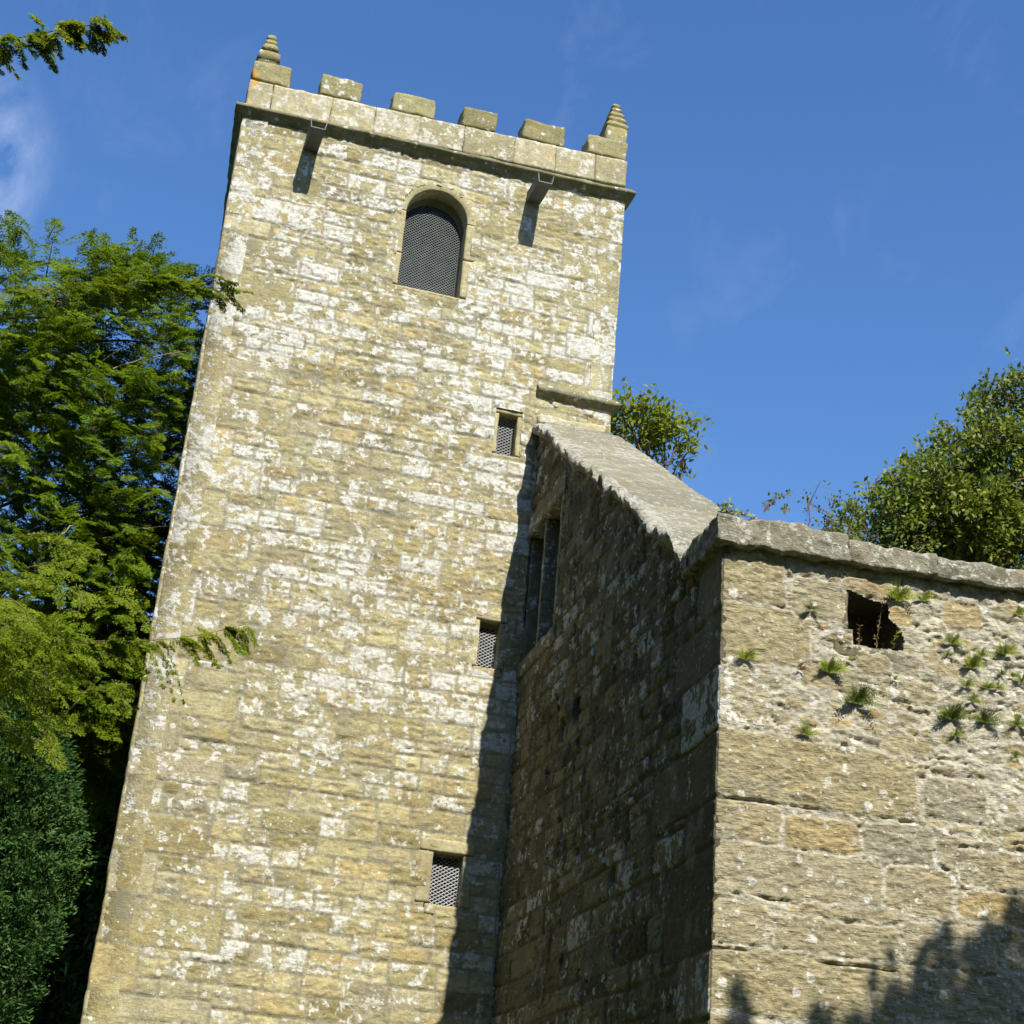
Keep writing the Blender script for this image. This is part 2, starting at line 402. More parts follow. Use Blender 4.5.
def relief(U, V, d, sid, sm, seed, jw=0.012, rec=(0.003, 0.017), off=0.009, rough=0.012, edge=0.022):
    t = sst(jw * 0.5, jw * 0.5 + edge, d + 0.006 * fbm(U * 22, V * 22, seed + 21, 2))
    r1 = rid(sid, 1) - 0.5; r2 = rid(sid, 2) - 0.5
    rc = rec[0] + (rec[1] - rec[0]) * np.clip(0.5 + 1.5 * fbm(U * 1.3, V * 1.3, seed + 31, 3), 0, 1)
    face = off * 2 * r1 + 0.03 * r2 * (1 - sm) * np.clip(d, 0, 0.12)
    rg = rough * (1 - 0.65 * sm) * (0.6 + 0.8 * rid(sid, 3))
    face = face + rg * (fbm(U * 11 + 7 * r1, V * 19, seed + 41, 4, 0.6)) + 0.3 * rg * fbm(U * 34, V * 60, seed + 51, 2)
    pit = sst(0.22, 0.42, fbm(U * 6.5 + 9 * r1, V * 24, seed + 71, 4, 0.55)) * (1 - 0.7 * sm)
    face = face - 0.9 * rough * pit
    mort = -rc + 0.006 * fbm(U * 18, V * 18, seed + 61, 3)
    return mort * (1 - t) + face * t, t

def stones_attr(sid, t, sm, dress_lich=-0.12):
    a = np.zeros(sid.shape + (4,))
    a[..., 0] = rid(sid, 11); a[..., 1] = np.clip(rid(sid, 12) + dress_lich * sm, 0, 1); a[..., 2] = rid(sid, 13); a[..., 3] = t
    return a

def field(name, O, Ud, Nd, us, vs, H, A, keep, mat, parent, skirt=0.5, inset=0.0, rag=0.0):
    """Height field O + u*Ud + v*z + h*Nd, with a skirt folding back at its rim."""
    us = np.concatenate([[us[0] + max(inset, 0)], us, [us[-1] + min(inset, 0)]]); vs = np.concatenate([[vs[0]], vs, [vs[-1]]])
    H = np.pad(H, 1, mode='edge'); A = np.pad(A, ((1, 1), (1, 1), (0, 0)), mode='edge')
    H[0, :] -= skirt; H[-1, :] -= skirt; H[:, 0] -= skirt; H[:, -1] -= skirt
    keep = np.pad(keep, 1, mode='constant', constant_values=True)
    UU, VV = np.meshgrid(us, vs, indexing='ij')
    if rag:
        e = rag * (fbm(VV * 4.2, VV * 0, 5, 4, 0.7))
        w0 = sst(0.10, 0.0, UU - UU[0, 0]); w1 = sst(0.10, 0.0, UU[-1, 0] - UU); UU = UU + e * w0 + 0.7 * rag * fbm(VV * 2.7, VV * 0 + 3, 6, 4, 0.65) * w1
    P = O[None, None, :] + UU[..., None] * Ud + VV[..., None] * np.array([0, 0, 1.0]) + H[..., None] * Nd
    idx = np.arange(UU.size).reshape(UU.shape)
    k = keep[:-1, :-1] & keep[1:, :-1] & keep[1:, 1:] & keep[:-1, 1:]
    q = np.stack([idx[:-1, :-1], idx[1:, :-1], idx[1:, 1:], idx[:-1, 1:]], -1)[k]
    if np.dot(np.cross(Ud, [0, 0, 1.0]), Nd) < 0: q = q[:, ::-1]
    used = np.zeros(UU.size, bool); used[q.ravel()] = True
    new = np.cumsum(used) - 1
    V = P.reshape(-1, 3)[used]; q = new[q]
    if parent is not None: V = V - root_loc(parent)
    return mesh_obj(name, V, q, mat, parent, A.reshape(-1, 4)[used])

def grow(a, b, fine, lo, hi, coarse):
    """Grid lines from a to b, fine between lo and hi and coarse outside."""
    p = [np.arange(lo, hi, fine)]
    if a < lo: p.insert(0, np.arange(a, lo - 1e-6, coarse))
    if b > hi: p.append(np.arange(hi, b, coarse))
    return np.unique(np.round(np.concatenate(p + [[b]]), 5))

# ================================================================== TOWER
W, HT = 5.42, 15.02
tower = tag(empty('church_tower', (2.7, 2.7, 0)), 'tall square church tower of lichen-spotted buff stone with battlements', 'church tower')
X3, Y3, Z3 = np.eye(3)

SLITS = [  # x0, x1, z0, z1 of the opening
    (3.895, 4.145, 10.81, 11.38), (3.90, 4.155, 7.91, 8.51), (3.60, 3.965, 5.0, 5.59)]
BX0, BX1, BZ0, BZS = 2.35, 3.195, 12.98, 14.12   # belfry opening and its spring line
BC = (BX0 + BX1) / 2; BR = (BX1 - BX0) / 2

def quoin_stack(seed, z1, hr=(0.33, 0.52), la=(0.95, 1.35), lb=(0.42, 0.62)):
    rng = random.Random(seed); z = -0.2; q = []; k = 0
    while z < z1:
        h = rng.uniform(*hr) * (0.62 if rng.random() < 0.35 else 1.0)
        L = rng.uniform(*(la if k % 2 == 0 else lb)); q.append((z, z + h, L)); z += h; k += 1
    return q

us = grow(0, W, 0.02, 0, W, 0.02); vs = grow(0, HT + 0.05, 0.02, 3.0, HT + 0.05, 0.06)
U, V = np.meshgrid(us, vs, indexing='ij')
d, sid, sm, dv = coursed(U, V, 11, (0.17, 0.27), (0.30, 0.66), HT, quoin_stack(4, HT), quoin_stack(9, HT, la=(0.6, 0.85), lb=(0.35, 0.5)), W)
H_, t_ = relief(U, V, d, sid, sm, 11, 0.013, (0.002, 0.016), 0.009, 0.015, 0.02)
A_ = stones_attr(sid, t_, sm)
keep = np.ones_like(U, bool)
for x0, x1, z0, z1 in SLITS: keep &= ~((U > x0 - 0.05) & (U < x1 + 0.05) & (V > z0 - 0.05) & (V < z1 + 0.05))
keep &= ~((U > BX0 - 0.07) & (U < BX1 + 0.07) & (V > BZ0 - 0.05) & (V < BZS)) & ~(np.hypot(U - BC, V - BZS) < BR + 0.07)
# the wall is not dead plumb: a slow bulge
H_ = H_ + 0.03 * fbm(U * 0.35, V * 0.25, 77, 2)
field('ashlar_wall', np.zeros(3), X3, -Y3, us, vs, H_, A_, keep, MAT['tower'], tower, 0.5, 0.0, 0.014)

# the side walls, coarser
sd_ = np.array([0.33, 5.4, 0.0]); sl = np.linalg.norm(sd_); sdir = sd_ / sl
us = np.arange(0, sl + .04, 0.045); vs = np.arange(0, HT + .05, 0.045); U, V = np.meshgrid(us, vs, indexing='ij')
for nm, O, D, N, sd2 in (('side_wall', np.array([0.02, 0.0, 0]), sdir, np.array([-sdir[1], sdir[0], 0]), 21), ('side_wall', np.array([W - 0.02, 0, 0.0]), Y3, X3, 23)):
    d, sid, sm, dv = coursed(U, V, sd2, (0.17, 0.27), (0.30, 0.66), HT, quoin_stack(sd2, HT))
    H_, t_ = relief(U, V, d, sid, sm, sd2)
    field(nm, O, D, N, us, vs, H_ - 0.01, stones_attr(sid, t_, sm), np.ones_like(U, bool), MAT['tower'], tower, 0.3)
mb = MB()
bd = [(0.08, 0.52), (W - 0.08, 0.52), (W - 0.08, 5.36), (0.40, 5.36)]
Vb = [(x, y, z) for z in (0, HT + 0.1) for x, y in bd]
mb.add(Vb, [(0, 1, 5, 4), (1, 2, 6, 5), (2, 3, 7, 6), (3, 0, 4, 7), (4, 5, 6, 7)], st=(0.5, 0.4, 0.5, 1))
mb.obj('wall_core', MAT['void'], tower, False)
mb = MB(); mb.box(0.35, W - 0.03, 5.362, 5.46, 0, HT, (0.5, 0.5, 0.5, 1)); mb.obj('rear_wall', MAT['tower'], tower, False)

# ---- window surrounds and meshes
def expanded_mesh(name, x0, x1, z0, z1, y, px_, pz, wdt, mat, parent, arch=None, tilt=0.5):
    """Expanded-metal sheet: rows of zig-zag strands."""
    mb = MB(); rows = int((z1 - z0) / pz) + 1; cols = int((x1 - x0) / px_) + 1
    for r in range(rows + 1):
        z = z0 + r * pz; ph = 0 if r % 2 == 0 else 1
        xs = x0 + np.arange(cols * 2 + 2) * px_ / 2
        zs = z + (((np.arange(len(xs)) + ph) % 2) - 0.5) * pz
        zs = np.clip(zs, z0, z1 + pz)
        mk = xs <= x1 + 1e-6
        if arch is not None:
            cx, cz, rr = arch; mk &= (zs < cz) | (np.hypot(xs - cx, zs - cz) < rr + 0.02)
        ii = np.where(mk)[0]
        if len(ii) < 2: continue
        for run in np.split(ii, np.where(np.diff(ii) > 1)[0] + 1):
            if len(run) < 2: continue
            X = xs[run]; Z = zs[run]; n = len(X)
            top = np.stack([X, np.full(n, y + wdt * tilt * 0.5), Z + wdt * 0.5], 1); bot = np.stack([X, np.full(n, y - wdt * tilt * 0.5), Z - wdt * 0.5], 1)
            i = np.arange(n - 1)
            mb.add(np.concatenate([bot, top]), np.stack([i, i + 1, n + i + 1, n + i], 1))
    return mb.obj(name, mat, parent, False)

def set_part(o, label=None):
    if label: o['label'] = label
    return o

slit_labels = ['slit window with a plain lintel, the highest of three', 'slit window half in the edge of the shadow', 'lowest slit window, widest of the three']
for k, (x0, x1, z0, z1) in enumerate(SLITS):
    mb = MB(); sd = 100 + 10 * k; wj = 0.17 if k == 2 else 0.13; y0, y1 = 0.004, 0.34
    hl = 0.15 if k == 2 else 0.12
    rough_block(mb, (x0 - wj, y0, z1), (x1 + wj * 0.75, y1, z1 + hl), 0.03, 0.012, 0.01, 9, sd)
    rough_block(mb, (x0 - wj, y0 + 0.002, z0 - 0.01), (x0, y1, z1 - 0.006), 0.03, 0.012, 0.01, 9, sd + 1)
    rough_block(mb, (x1, y0 + 0.002, z0 - 0.01), (x1 + wj * 0.7, y1, z1 - 0.006), 0.03, 0.012, 0.01, 9, sd + 2)
    rough_block(mb, (x0 - 0.05, y0 + 0.004, z0 - 0.13), (x1 + 0.06, y1, z0 - 0.012), 0.03, 0.012, 0.012, 9, sd + 3)
    w = mb.obj('slit_window', MAT['dressed'], tower); set_part(w, slit_labels[k])
    expanded_mesh('wire_mesh', x0 - 0.01, x1 + 0.01, z0 - 0.01, z1, 0.13, 0.068, 0.0215, 0.0115, MAT['mesh_pale'], w)

mb = MB(); y0, y1 = 0.0, 0.42; jw = 0.205
for s, (xa_, xb_) in enumerate(((BX0 - jw, BX0), (BX1, BX1 + jw))):
    zz = [BZ0 - 0.03, BZ0 + 0.46 + 0.1 * s, BZS - 0.004]
    for q in range(2): rough_block(mb, (xa_, y0, zz[q] + 0.003), (xb_, y1, zz[q + 1] - 0.003), 0.035, 0.01, 0.009, 8, 140 + 3 * s + q, st=(0.4 + 0.2 * s, 0.35, 0.6, 1))
rough_block(mb, (BX0 - jw + 0.03, y0 + 0.002, BZ0 - 0.15), (BX1 + jw - 0.08, y1, BZ0 - 0.034), 0.035, 0.012, 0.012, 8, 150, st=(0.3, 0.4, 0.5, 1))
for s in range(2):                              # two big arch stones meeting at the crown
    th = np.linspace(math.pi, math.pi / 2 + 0.006, 26) if s == 0 else np.linspace(math.pi / 2 - 0.006, 0, 26)
    Ri, Ro = BR, BR + 0.19
    prof = []
    n = 26; rows = []
    for a in th:
        c_, s_ = math.cos(a), math.sin(a)
        rows.append([(BC + Ri * c_, y1, BZS + Ri * s_), (BC + Ri * c_, y0 + 0.012, BZS + Ri * s_), (BC + (Ri + 0.012) * c_, y0, BZS + (Ri + 0.012) * s_), (BC + (Ri + 0.1) * c_, y0, BZS + (Ri + 0.1) * s_), (BC + (Ro - 0.012) * c_, y0, BZS + (Ro - 0.012) * s_), (BC + Ro * c_, y0 + 0.02, BZS + Ro * s_), (BC + Ro * c_, y1, BZS + Ro * s_)])
    R = np.array(rows).reshape(-1, 3); R = R + vec3(R * 8, 160 + s) * 0.008; m = 7
    i = np.arange(n - 1)[:, None] * m; j = np.arange(m - 1)[None, :]
    Q = np.stack([i + j, i + j + 1, i + m + j + 1, i + m + j], -1).reshape(-1, 4)
    mb.add(R, Q, st=(0.45, 0.42, 0.7, 1))
    mb.add(R[:m], T=[(0, k, k + 1) for k in range(1, m - 1)], st=(0.45, 0.4, 0.6, 1)); mb.add(R[-m:], T=[(0, k + 1, k) for k in range(1, m - 1)], st=(0.45, 0.4, 0.6, 1))
bel = mb.obj('belfry_window', MAT['dressed'], tower)
expanded_mesh('wire_mesh', BX0 - 0.01, BX1 + 0.01, BZ0 - 0.03, BZS + BR, 0.235, 0.052, 0.021, 0.0115, MAT['mesh_dark'], bel, arch=(BC, BZS, BR))

# ---- string course round the head of the tower, and the short drip moulding
def ring_path(x0, y0, x1, y1, slope, n=60):
    pts = []
    corners = [((x0, y0), (-1, -1)), ((x1, y0), (1, -1)), ((x1, y1), (1, 1)), ((x0 + 0.33, y1), (-1, 1))]
    for k in range(4):
        (a, oa), (b, ob) = corners[k], corners[(k + 1) % 4]
        for q in range(n):
            f = q / n; out = np.array([oa[0] if q == 0 else (ob[0] if oa[0] == ob[0] else 0), oa[1] if q == 0 else (ob[1] if oa[1] == ob[1] else 0), 0.0])
            p = np.array(a) * (1 - f) + np.array(b) * f
            pts.append((np.array([p[0], p[1], slope * p[0]]), out))
    pts.append(pts[0])
    return pts
mb = MB()
prof = np.array([(-0.06, 14.955), (0.012, 14.972), (0.035, 15.0), (0.06, 15.03), (0.095, 15.06), (0.122, 15.072), (0.126, 15.10), (0.115, 15.118), (0.05, 15.165), (-0.01, 15.20), (-0.06, 15.2)])
sweep(mb, prof, ring_path(0, 0, W, 5.42, 0.016, 70), True, 0.022, 5, 301, (0.5, 0.5, 0.5, 1))
mb.obj('string_course', MAT['string'], tower)
mb = MB()
pf = np.array([(-0.04, 11.70), (0.01, 11.715), (0.05, 11.745), (0.095, 11.78), (0.105, 11.81), (0.09, 11.835), (0.02, 11.90), (-0.04, 11.92)])
path = [(np.array([x, 0, 0.0]), -Y3) for x in np.linspace(4.37, W - 0.02, 40)] + [(np.array([W, 0, 0.0]), np.array([1, -1, 0.0]))] + [(np.array([W, y, 0.0]), X3) for y in np.linspace(0.05, 1.5, 20)]
sweep(mb, pf, path, True, 0.022, 6, 303)
e0 = mb.V[0][:len(pf)]; mb.add(e0, T=[(0, k + 1, k) for k in range(1, len(pf) - 1)])
mb.obj('drip_moulding', MAT['string'], tower)
# mortar weathering between drip moulding and coping
mb = MB(); rough_block(mb, (4.42, -0.05, 11.33), (5.36, 0.05, 11.47), 0.03, 0.03, 0.05, 5, 305, st=(0.7, 0.95, 0.9, 1)); rough_block(mb, (4.60, -0.02, 11.60), (5.16, 0.05, 11.70), 0.03, 0.03, 0.04, 5, 306, st=(0.7, 0.8, 0.9, 1))
mb.obj('mortar_fillet', MAT['parapet'], tower)

# ---- parapet, merlons, pinnacles
SL = 0.031
mb = MB(); cuts = [0.0, 0.33, 1.14, 1.75, 2.38, 3.02, 3.75, 4.36, 4.95, W]
for k in range(len(cuts) - 1):
    rough_block(mb, (cuts[k] + 0.001, -0.004, 15.16), (cuts[k + 1] - 0.001, 0.36, 15.60), 0.035, 0.008, 0.014, 7, 320 + k, tilt=SL)
for y in np.arange(0.37, 5.3, 0.83):
    rough_block(mb, (0.0 + 0.061 * y, y, 15.16), (0.36 + 0.061 * y, min(y + 0.82, 5.42), 15.60), 0.09, 0.02, 0.014, 7, 340 + int(y * 10))
    rough_block(mb, (W - 0.36, y, 15.16), (W, min(y + 0.82, 5.42), 15.60), 0.09, 0.02, 0.014, 7, 360 + int(y * 10), tilt=SL)
rough_block(mb, (0.34, 5.08, 15.16), (W, 5.42, 15.60), 0.1, 0.02, 0.014, 7, 390, tilt=SL)
mb.obj('parapet', MAT['parapet'], tower)
for k, (x0, x1) in enumerate([(0.012, 0.54), (0.952, 1.53), (1.97, 2.57), (2.968, 3.462), (3.862, 4.47), (4.82, 5.412)]):
    mb = MB(); zb = 15.612 + SL * (x0 + x1) / 2
    rough_block(mb, (x0, 0.0, zb), (x1, 0.36, zb + 0.335 + 0.015 * math.sin(k * 2.1)), 0.03, 0.03, 0.026, 6, 400 + k)
    mb.obj('merlon', MAT['merlon'], tower)
for k, y in enumerate(np.arange(1.0, 5.0, 1.0)):
    for x0 in (0.0 + 0.061 * y, W - 0.36):
        mb = MB(); rough_block(mb, (x0, y - 0.2, 15.612 + SL * x0), (x0 + 0.36, y + 0.38, 15.95 + SL * x0), 0.08, 0.03, 0.02, 6, 430 + k)
        mb.obj('merlon', MAT['merlon'], tower)
for k, x in enumerate((0.95, 1.97, 2.97, 3.87)):
    mb = MB(); rough_block(mb, (x, 5.07, 15.612 + SL * x), (x + 0.58, 5.42, 15.95 + SL * x), 0.1, 0.03, 0.02, 6, 450 + k); mb.obj('merlon', MAT['merlon'], tower)

def ring_stack(mb, cx, cy, levels, seg=12, sq=0.55, seed=0):
    """Worn stacked pinnacle: levels of (half width, z); between a square and a circle."""
    th = np.arange(seg * 2) * math.pi / seg + 0.02; rows = []
    for hw, z in levels:
        rr = hw / np.maximum(np.abs(np.cos(th)), np.abs(np.sin(th))) ** sq
        rows.append(np.stack([cx + rr * np.cos(th), cy + rr * np.sin(th), np.full(len(th), z)], 1))
    V = np.concatenate(rows); V = V + vec3(V * 14, seed) * 0.014
    m = len(th); n = len(rows); i = np.arange(n - 1)[:, None] * m; j = np.arange(m)[None, :]; kk = (j + 1) % m
    mb.add(V, np.stack([i + j, i + kk, i + m + kk, i + m + j], -1).reshape(-1, 4), st=(0.5, 0.45, 0.6, 1))
    top = V[-m:]; mb.add(np.vstack([top, top.mean(0)[None] + [0, 0, 0.015]]), T=[(q, (q + 1) % m, m) for q in range(m)], st=(0.5, 0.5, 0.6, 1))

pl = [(0.155, 15.93), (0.155, 16.03), (0.17, 16.035), (0.172, 16.15), (0.15, 16.175), (0.105, 16.18), (0.10, 16.235), (0.135, 16.24), (0.12, 16.29), (0.09, 16.345), (0.07, 16.35), (0.10, 16.355), (0.09, 16.40), (0.06, 16.445), (0.075, 16.45), (0.07, 16.49), (0.04, 16.53)]
pl = [(w_ * (0.97 if z_ < 16.04 else 0.88), z_) for w_, z_ in pl]; mb = MB(); ring_stack(mb, 0.20, 0.18, pl, sq=0.9, seed=470); p = mb.obj('pinnacle', MAT['merlon'], tower); set_part(p, 'stumpy pinnacle of fat worn rings with orange lichen')
pr = [(0.155, 16.08), (0.157, 16.335), (0.15, 16.34), (0.172, 16.35), (0.168, 16.385), (0.118, 16.455), (0.112, 16.46), (0.143, 16.475), (0.138, 16.50), (0.092, 16.56), (0.088, 16.565), (0.115, 16.58), (0.11, 16.60), (0.066, 16.665), (0.062, 16.67), (0.088, 16.685), (0.08, 16.71), (0.045, 16.755), (0.062, 16.765), (0.058, 16.80), (0.03, 16.83)]
mb = MB(); ring_stack(mb, 5.245, 0.18, pr, sq=0.95, seed=480); p = mb.obj('pinnacle', MAT['merlon'], tower); set_part(p, 'slender stepped pinnacle')

# ---- lead spouts
for (cx, w2, zt) in ((0.955, 0.095, 14.86), (4.09, 0.095, 14.86)):
    mb = MB(); L = 0.60; h = 0.165; tk = 0.012
    def leaf(pts0, pts1): pass
    for (xa_, xb_, za_, zb_) in ((cx - w2, cx + w2, zt - h, zt - h + tk), (cx - w2, cx - w2 + tk, zt - h + tk, zt), (cx + w2 - tk, cx + w2, zt - h + tk, zt)):
        V_ = []
        for y in np.linspace(0.10, -L, 8):
            f = (0.10 - y) / (L + 0.10); dz = -0.05 * f; fl = 0.02 * f
            side = -1 if xb_ <= cx - w2 + 0.02 else (1 if xa_ >= cx + w2 - 0.02 else 0)
            V_ += [(xa_, y, za_ + dz), (xb_, y, za_ + dz), (xb_ + side * fl, y, zb_ + dz - (0.03 * f if side else 0)), (xa_ + side * fl, y, zb_ + dz - (0.03 * f if side else 0))]
        Q_ = []
        for r in range(7):
            for c in range(4): Q_.append((r * 4 + c, r * 4 + (c + 1) % 4, r * 4 + 4 + (c + 1) % 4, r * 4 + 4 + c))
        Q_ += [(0, 3, 2, 1), (28, 29, 30, 31)]
        mb.add(np.array(V_) + vec3(np.array(V_) * 6, int(cx * 10)) * 0.008, Q_)
    mb.obj('water_spout', MAT['lead'], tower, False)

# ---- lightning conductor in the corner
mb = MB(); zz = np.linspace(0.0, 7.35, 60)
mb.tube(np.stack([XA - 0.035 - 0.012 * np.sin(zz * 1.3), -0.03 - 0.01 * np.sin(zz * 2.1), zz], 1), 0.009, 5)
mb.obj('lightning_conductor', MAT['cable'], tower)

# ================================================================== CHAPEL
chapel = tag(empty('stone_chapel', (6.5, -3.5, 0)), 'low stone chapel with a raking coped gable built against the tower', 'chapel')
BEDS = [-0.1, 0.35, 0.8, 1.2, 1.65, 2.05, 2.4, 2.80, 3.19, 3.683, 4.062, 4.465, 4.831, 5.384, 5.948, 6.42, 7.0]

# ---- shaded gable wall (u = distance from the tower along the wall)
us = grow(-0.02, GL, 0.0165, -0.02, GL, 0.0165); vs = grow(0, 11.45, 0.0165, 3.0, 11.45, 0.05)
U, V = np.meshgrid(us, vs, indexing='ij')
d1, s1, sm1, dv1 = coursed(U, V, 51, (0.15, 0.26), (0.22, 0.52), 11.5, warp=0.035)
q = []
lens = [0.55, 1.25, 0.7, 1.3, 0.62, 1.1, 0.7, 1.3, 0.66, 1.0, 0.95, 0.62, 1.35, 0.80, 1.0, 0.55]
for k in range(len(BEDS) - 1): q.append((BEDS[k], BEDS[k + 1], lens[k % len(lens)] * 1.15))
d, sid, sm, dv = coursed(U, V, 53, (0.2, 0.34), (0.45, 1.0), 11.5, None, q, GL, warp=0.025)
up_ = sst(5.0, 5.4, V + 0.5 * fbm(U, V, 5, 2)) * (sm < 0.5)
useu = up_ > 0.5
d = np.where(useu, np.minimum(d1, np.abs(up_ - .5) * .5 + .01), d); sid = np.where(useu, s1, sid); sm = np.where(useu, 0, sm)
H_, t_ = relief(U, V, d, sid, sm, 53, 0.016, (0.004, 0.028), 0.009, 0.018, 0.024)
H_ = H_ + 0.02 * fbm(U * 0.5, V * 0.5, 78, 2) * sst(0.0, 0.6, GL - U)
holes = [(2.70, 6.70, .085, .13), (2.19, 6.62, .055, .12), (2.82, 6.31, .035, .04), (4.30, 4.67, .085, .085), (2.77, 4.10, .04, .075), (1.62, 6.24, .045, .05), (3.05, 5.12, .04, .05), (4.6, 6.67, .05, .06), (1.9, 7.05, .03, .04), (2.3, 5.6, .025, .035), (3.4, 3.9, .04, .04), (2.0, 6.9, .02, .03)]
for hu, hz, ru, rz in holes:
    rr = np.hypot((U - hu) / (ru * 1.35), (V - hz) / (rz * 1.1)) + 0.25 * fbm(U * 14, V * 14, int(hu * 100), 2)
    H_ -= 0.28 * (1 - sst(0.8, 1.15, rr))
A_ = stones_attr(sid, t_, sm)
A_[..., 1] = np.where(sm > .5, A_[..., 1] * 0.8, A_[..., 1])
big_white = (sm > .5) & (V > 5.384) & (V < 5.948); A_[..., 1] = np.where(big_white, 1.38, A_[..., 1])
low = (sm > .5) & (V > 3.19) & (V < 3.683); A_[..., 1] = np.where(low, 0.95, A_[..., 1])
GW = (0.02, 1.56, 7.98, 9.70)      # two-light window in the gable
top_z = np.maximum(11.375 - 0.679 * U - 0.05, np.where(U > 6.0, 6.99, 0))
keep = (V < top_z) & ~((U > GW[0] + .03) & (U < GW[1] - 0.03) & (V > GW[2] - 0.02) & (V < GW[3] - 0.03))
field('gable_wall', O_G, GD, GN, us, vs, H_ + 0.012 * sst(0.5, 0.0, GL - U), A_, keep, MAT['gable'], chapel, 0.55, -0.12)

# ---- window of the gable: lintel, jambs, mullion, sill, boarded lights
fr = (O_G, GD, -GN, Z3)             # x along the wall, y into the wall
wn = None
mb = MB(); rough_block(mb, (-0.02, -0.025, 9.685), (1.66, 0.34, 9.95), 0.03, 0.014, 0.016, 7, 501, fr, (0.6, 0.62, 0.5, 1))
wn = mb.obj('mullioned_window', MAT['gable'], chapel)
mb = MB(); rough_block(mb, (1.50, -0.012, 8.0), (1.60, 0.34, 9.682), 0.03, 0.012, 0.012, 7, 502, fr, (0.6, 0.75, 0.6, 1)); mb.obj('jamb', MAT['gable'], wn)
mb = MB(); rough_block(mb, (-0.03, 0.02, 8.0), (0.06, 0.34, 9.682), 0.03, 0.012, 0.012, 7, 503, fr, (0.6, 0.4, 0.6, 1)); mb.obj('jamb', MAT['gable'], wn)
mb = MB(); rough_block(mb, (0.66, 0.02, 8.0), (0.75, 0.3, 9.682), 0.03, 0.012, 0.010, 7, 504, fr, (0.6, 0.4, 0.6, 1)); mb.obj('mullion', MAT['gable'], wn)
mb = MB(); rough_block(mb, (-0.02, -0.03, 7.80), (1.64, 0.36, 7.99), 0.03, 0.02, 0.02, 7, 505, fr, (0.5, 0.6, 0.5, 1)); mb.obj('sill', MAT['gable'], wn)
for a, b in ((0.04, 0.70), (0.71, 1.53)):
    us2 = np.arange(a, b, 0.012); vs2 = np.arange(7.97, 9.71, 0.012); UU, VV = np.meshgrid(us2, vs2, indexing='ij')
    Hh = np.full(UU.shape, -0.20) + 0.004 * fbm(UU * 9, VV * 9, 61, 2)
    for k in range(8):
        zc = 8.12 + 0.205 * k
        for uc in ((a + 0.62 * (b - a)),):
            Hh -= 0.05 * (1 - sst(0.7, 1.15, np.hypot((UU - uc) / 0.032, (VV - zc) / 0.032)))
    field('window_board', O_G, GD, GN, us2, vs2, Hh, np.ones(UU.shape + (4,)) * 0.5, np.ones_like(UU, bool), MAT['panel'], wn, 0.1)

# ---- sunlit wall: big corner stones, then rubble set in pale mortar
def rect(px0, py0, px1, py1):
    a = on_s(px0, py0); b = on_s(px1, py1); c = on_s(px1, py0); e = on_s(px0, py1)
    return [(a[0] + e[0]) / 2, (b[0] + c[0]) / 2, (b[1] + e[1]) / 2, (a[1] + c[1]) / 2]
BIG = []
for r_, hue, lic, val in [((724, 557, 786, 606), .35, .45, .6), ((724, 607, 812, 664), .3, .45, .55), ((722, 668, 770, 728), .6, 1.30, .75),
    ((717, 741, 917, 808), .28, .40, .62), ((715, 802, 781, 846), .45, .5, .65), ((785, 818, 861, 858), .85, .48, .55), ((864, 824, 934, 868), .97, .35, .4),
    ((937, 838, 1002, 886), .95, .45, .5), ((713, 849, 882, 900), .6, .52, .6), ((885, 868, 953, 916), .5, .45, .5), ((958, 890, 1030, 923), .85, .35, .55), ((800, 906, 903, 926), .65, .55, .5),
    ((711, 900, 765, 948), .62, .58, .6), ((775, 920, 900, 962), .45, .5, .5), ((710, 953, 870, 1018), .3, .45, .55), ((873, 972, 1016, 1022), .6, .5, .5), ((902, 926, 989, 970), .95, .5, .5),
    ((793, 581, 846, 618), .6, .5, .6), ((842, 580, 901, 597), .7, .4, .6), ((889, 606, 914, 624), .85, .4, .8), ((945, 602, 982, 628), .8, .35, .8),
    ((856, 653, 893, 676), .35, .3, .3), ((893, 655, 920, 672), .97, .3, .4), ((880, 678, 936, 700), .4, .5, .5), ((802, 664, 860, 690), .5, .45, .5), ((884, 735, 936, 755), .35, .4, .6), ((990, 600, 1026, 622), .5, .7, .6), ((925, 780, 985, 820), .97, .5, .45), ((960, 850, 1024, 890), .6, .5, .5)]:
    x0, x1, z0, z1 = rect(*r_); BIG.append((x0, x1, z0, z1, hue, lic, val))
for z0, z1, L in [(2.80, 3.18, .95), (2.40, 2.79, 1.4), (2.05, 2.39, .8), (1.65, 2.04, 1.3), (1.2, 1.64, .7), (.8, 1.19, 1.2), (.35, .79, .8), (-.1, .34, 1.3)]:
    BIG.append((0.0, L, z0, z1, 0.4, 0.5, 0.5))
us = grow(0.0, 8.5, 0.0115, 0.0, 2.95, 0.05); vs = grow(0, 7.0, 0.0115, 3.0, 7.0, 0.05)
U, V = np.meshgrid(us, vs, indexing='ij')
Uw = U + 0.035 * fbm(U * 2.6, V * 2.6, 71, 3) + 0.012 * fbm(U * 13, V * 13, 72, 2); Uw = np.where(U < 0.15, U + (Uw - U) * U / 0.15, Uw)
Vw = V + 0.035 * fbm(U * 1.8, V * 2.2, 73, 3) + 0.012 * fbm(U * 13, V * 13, 74, 2)
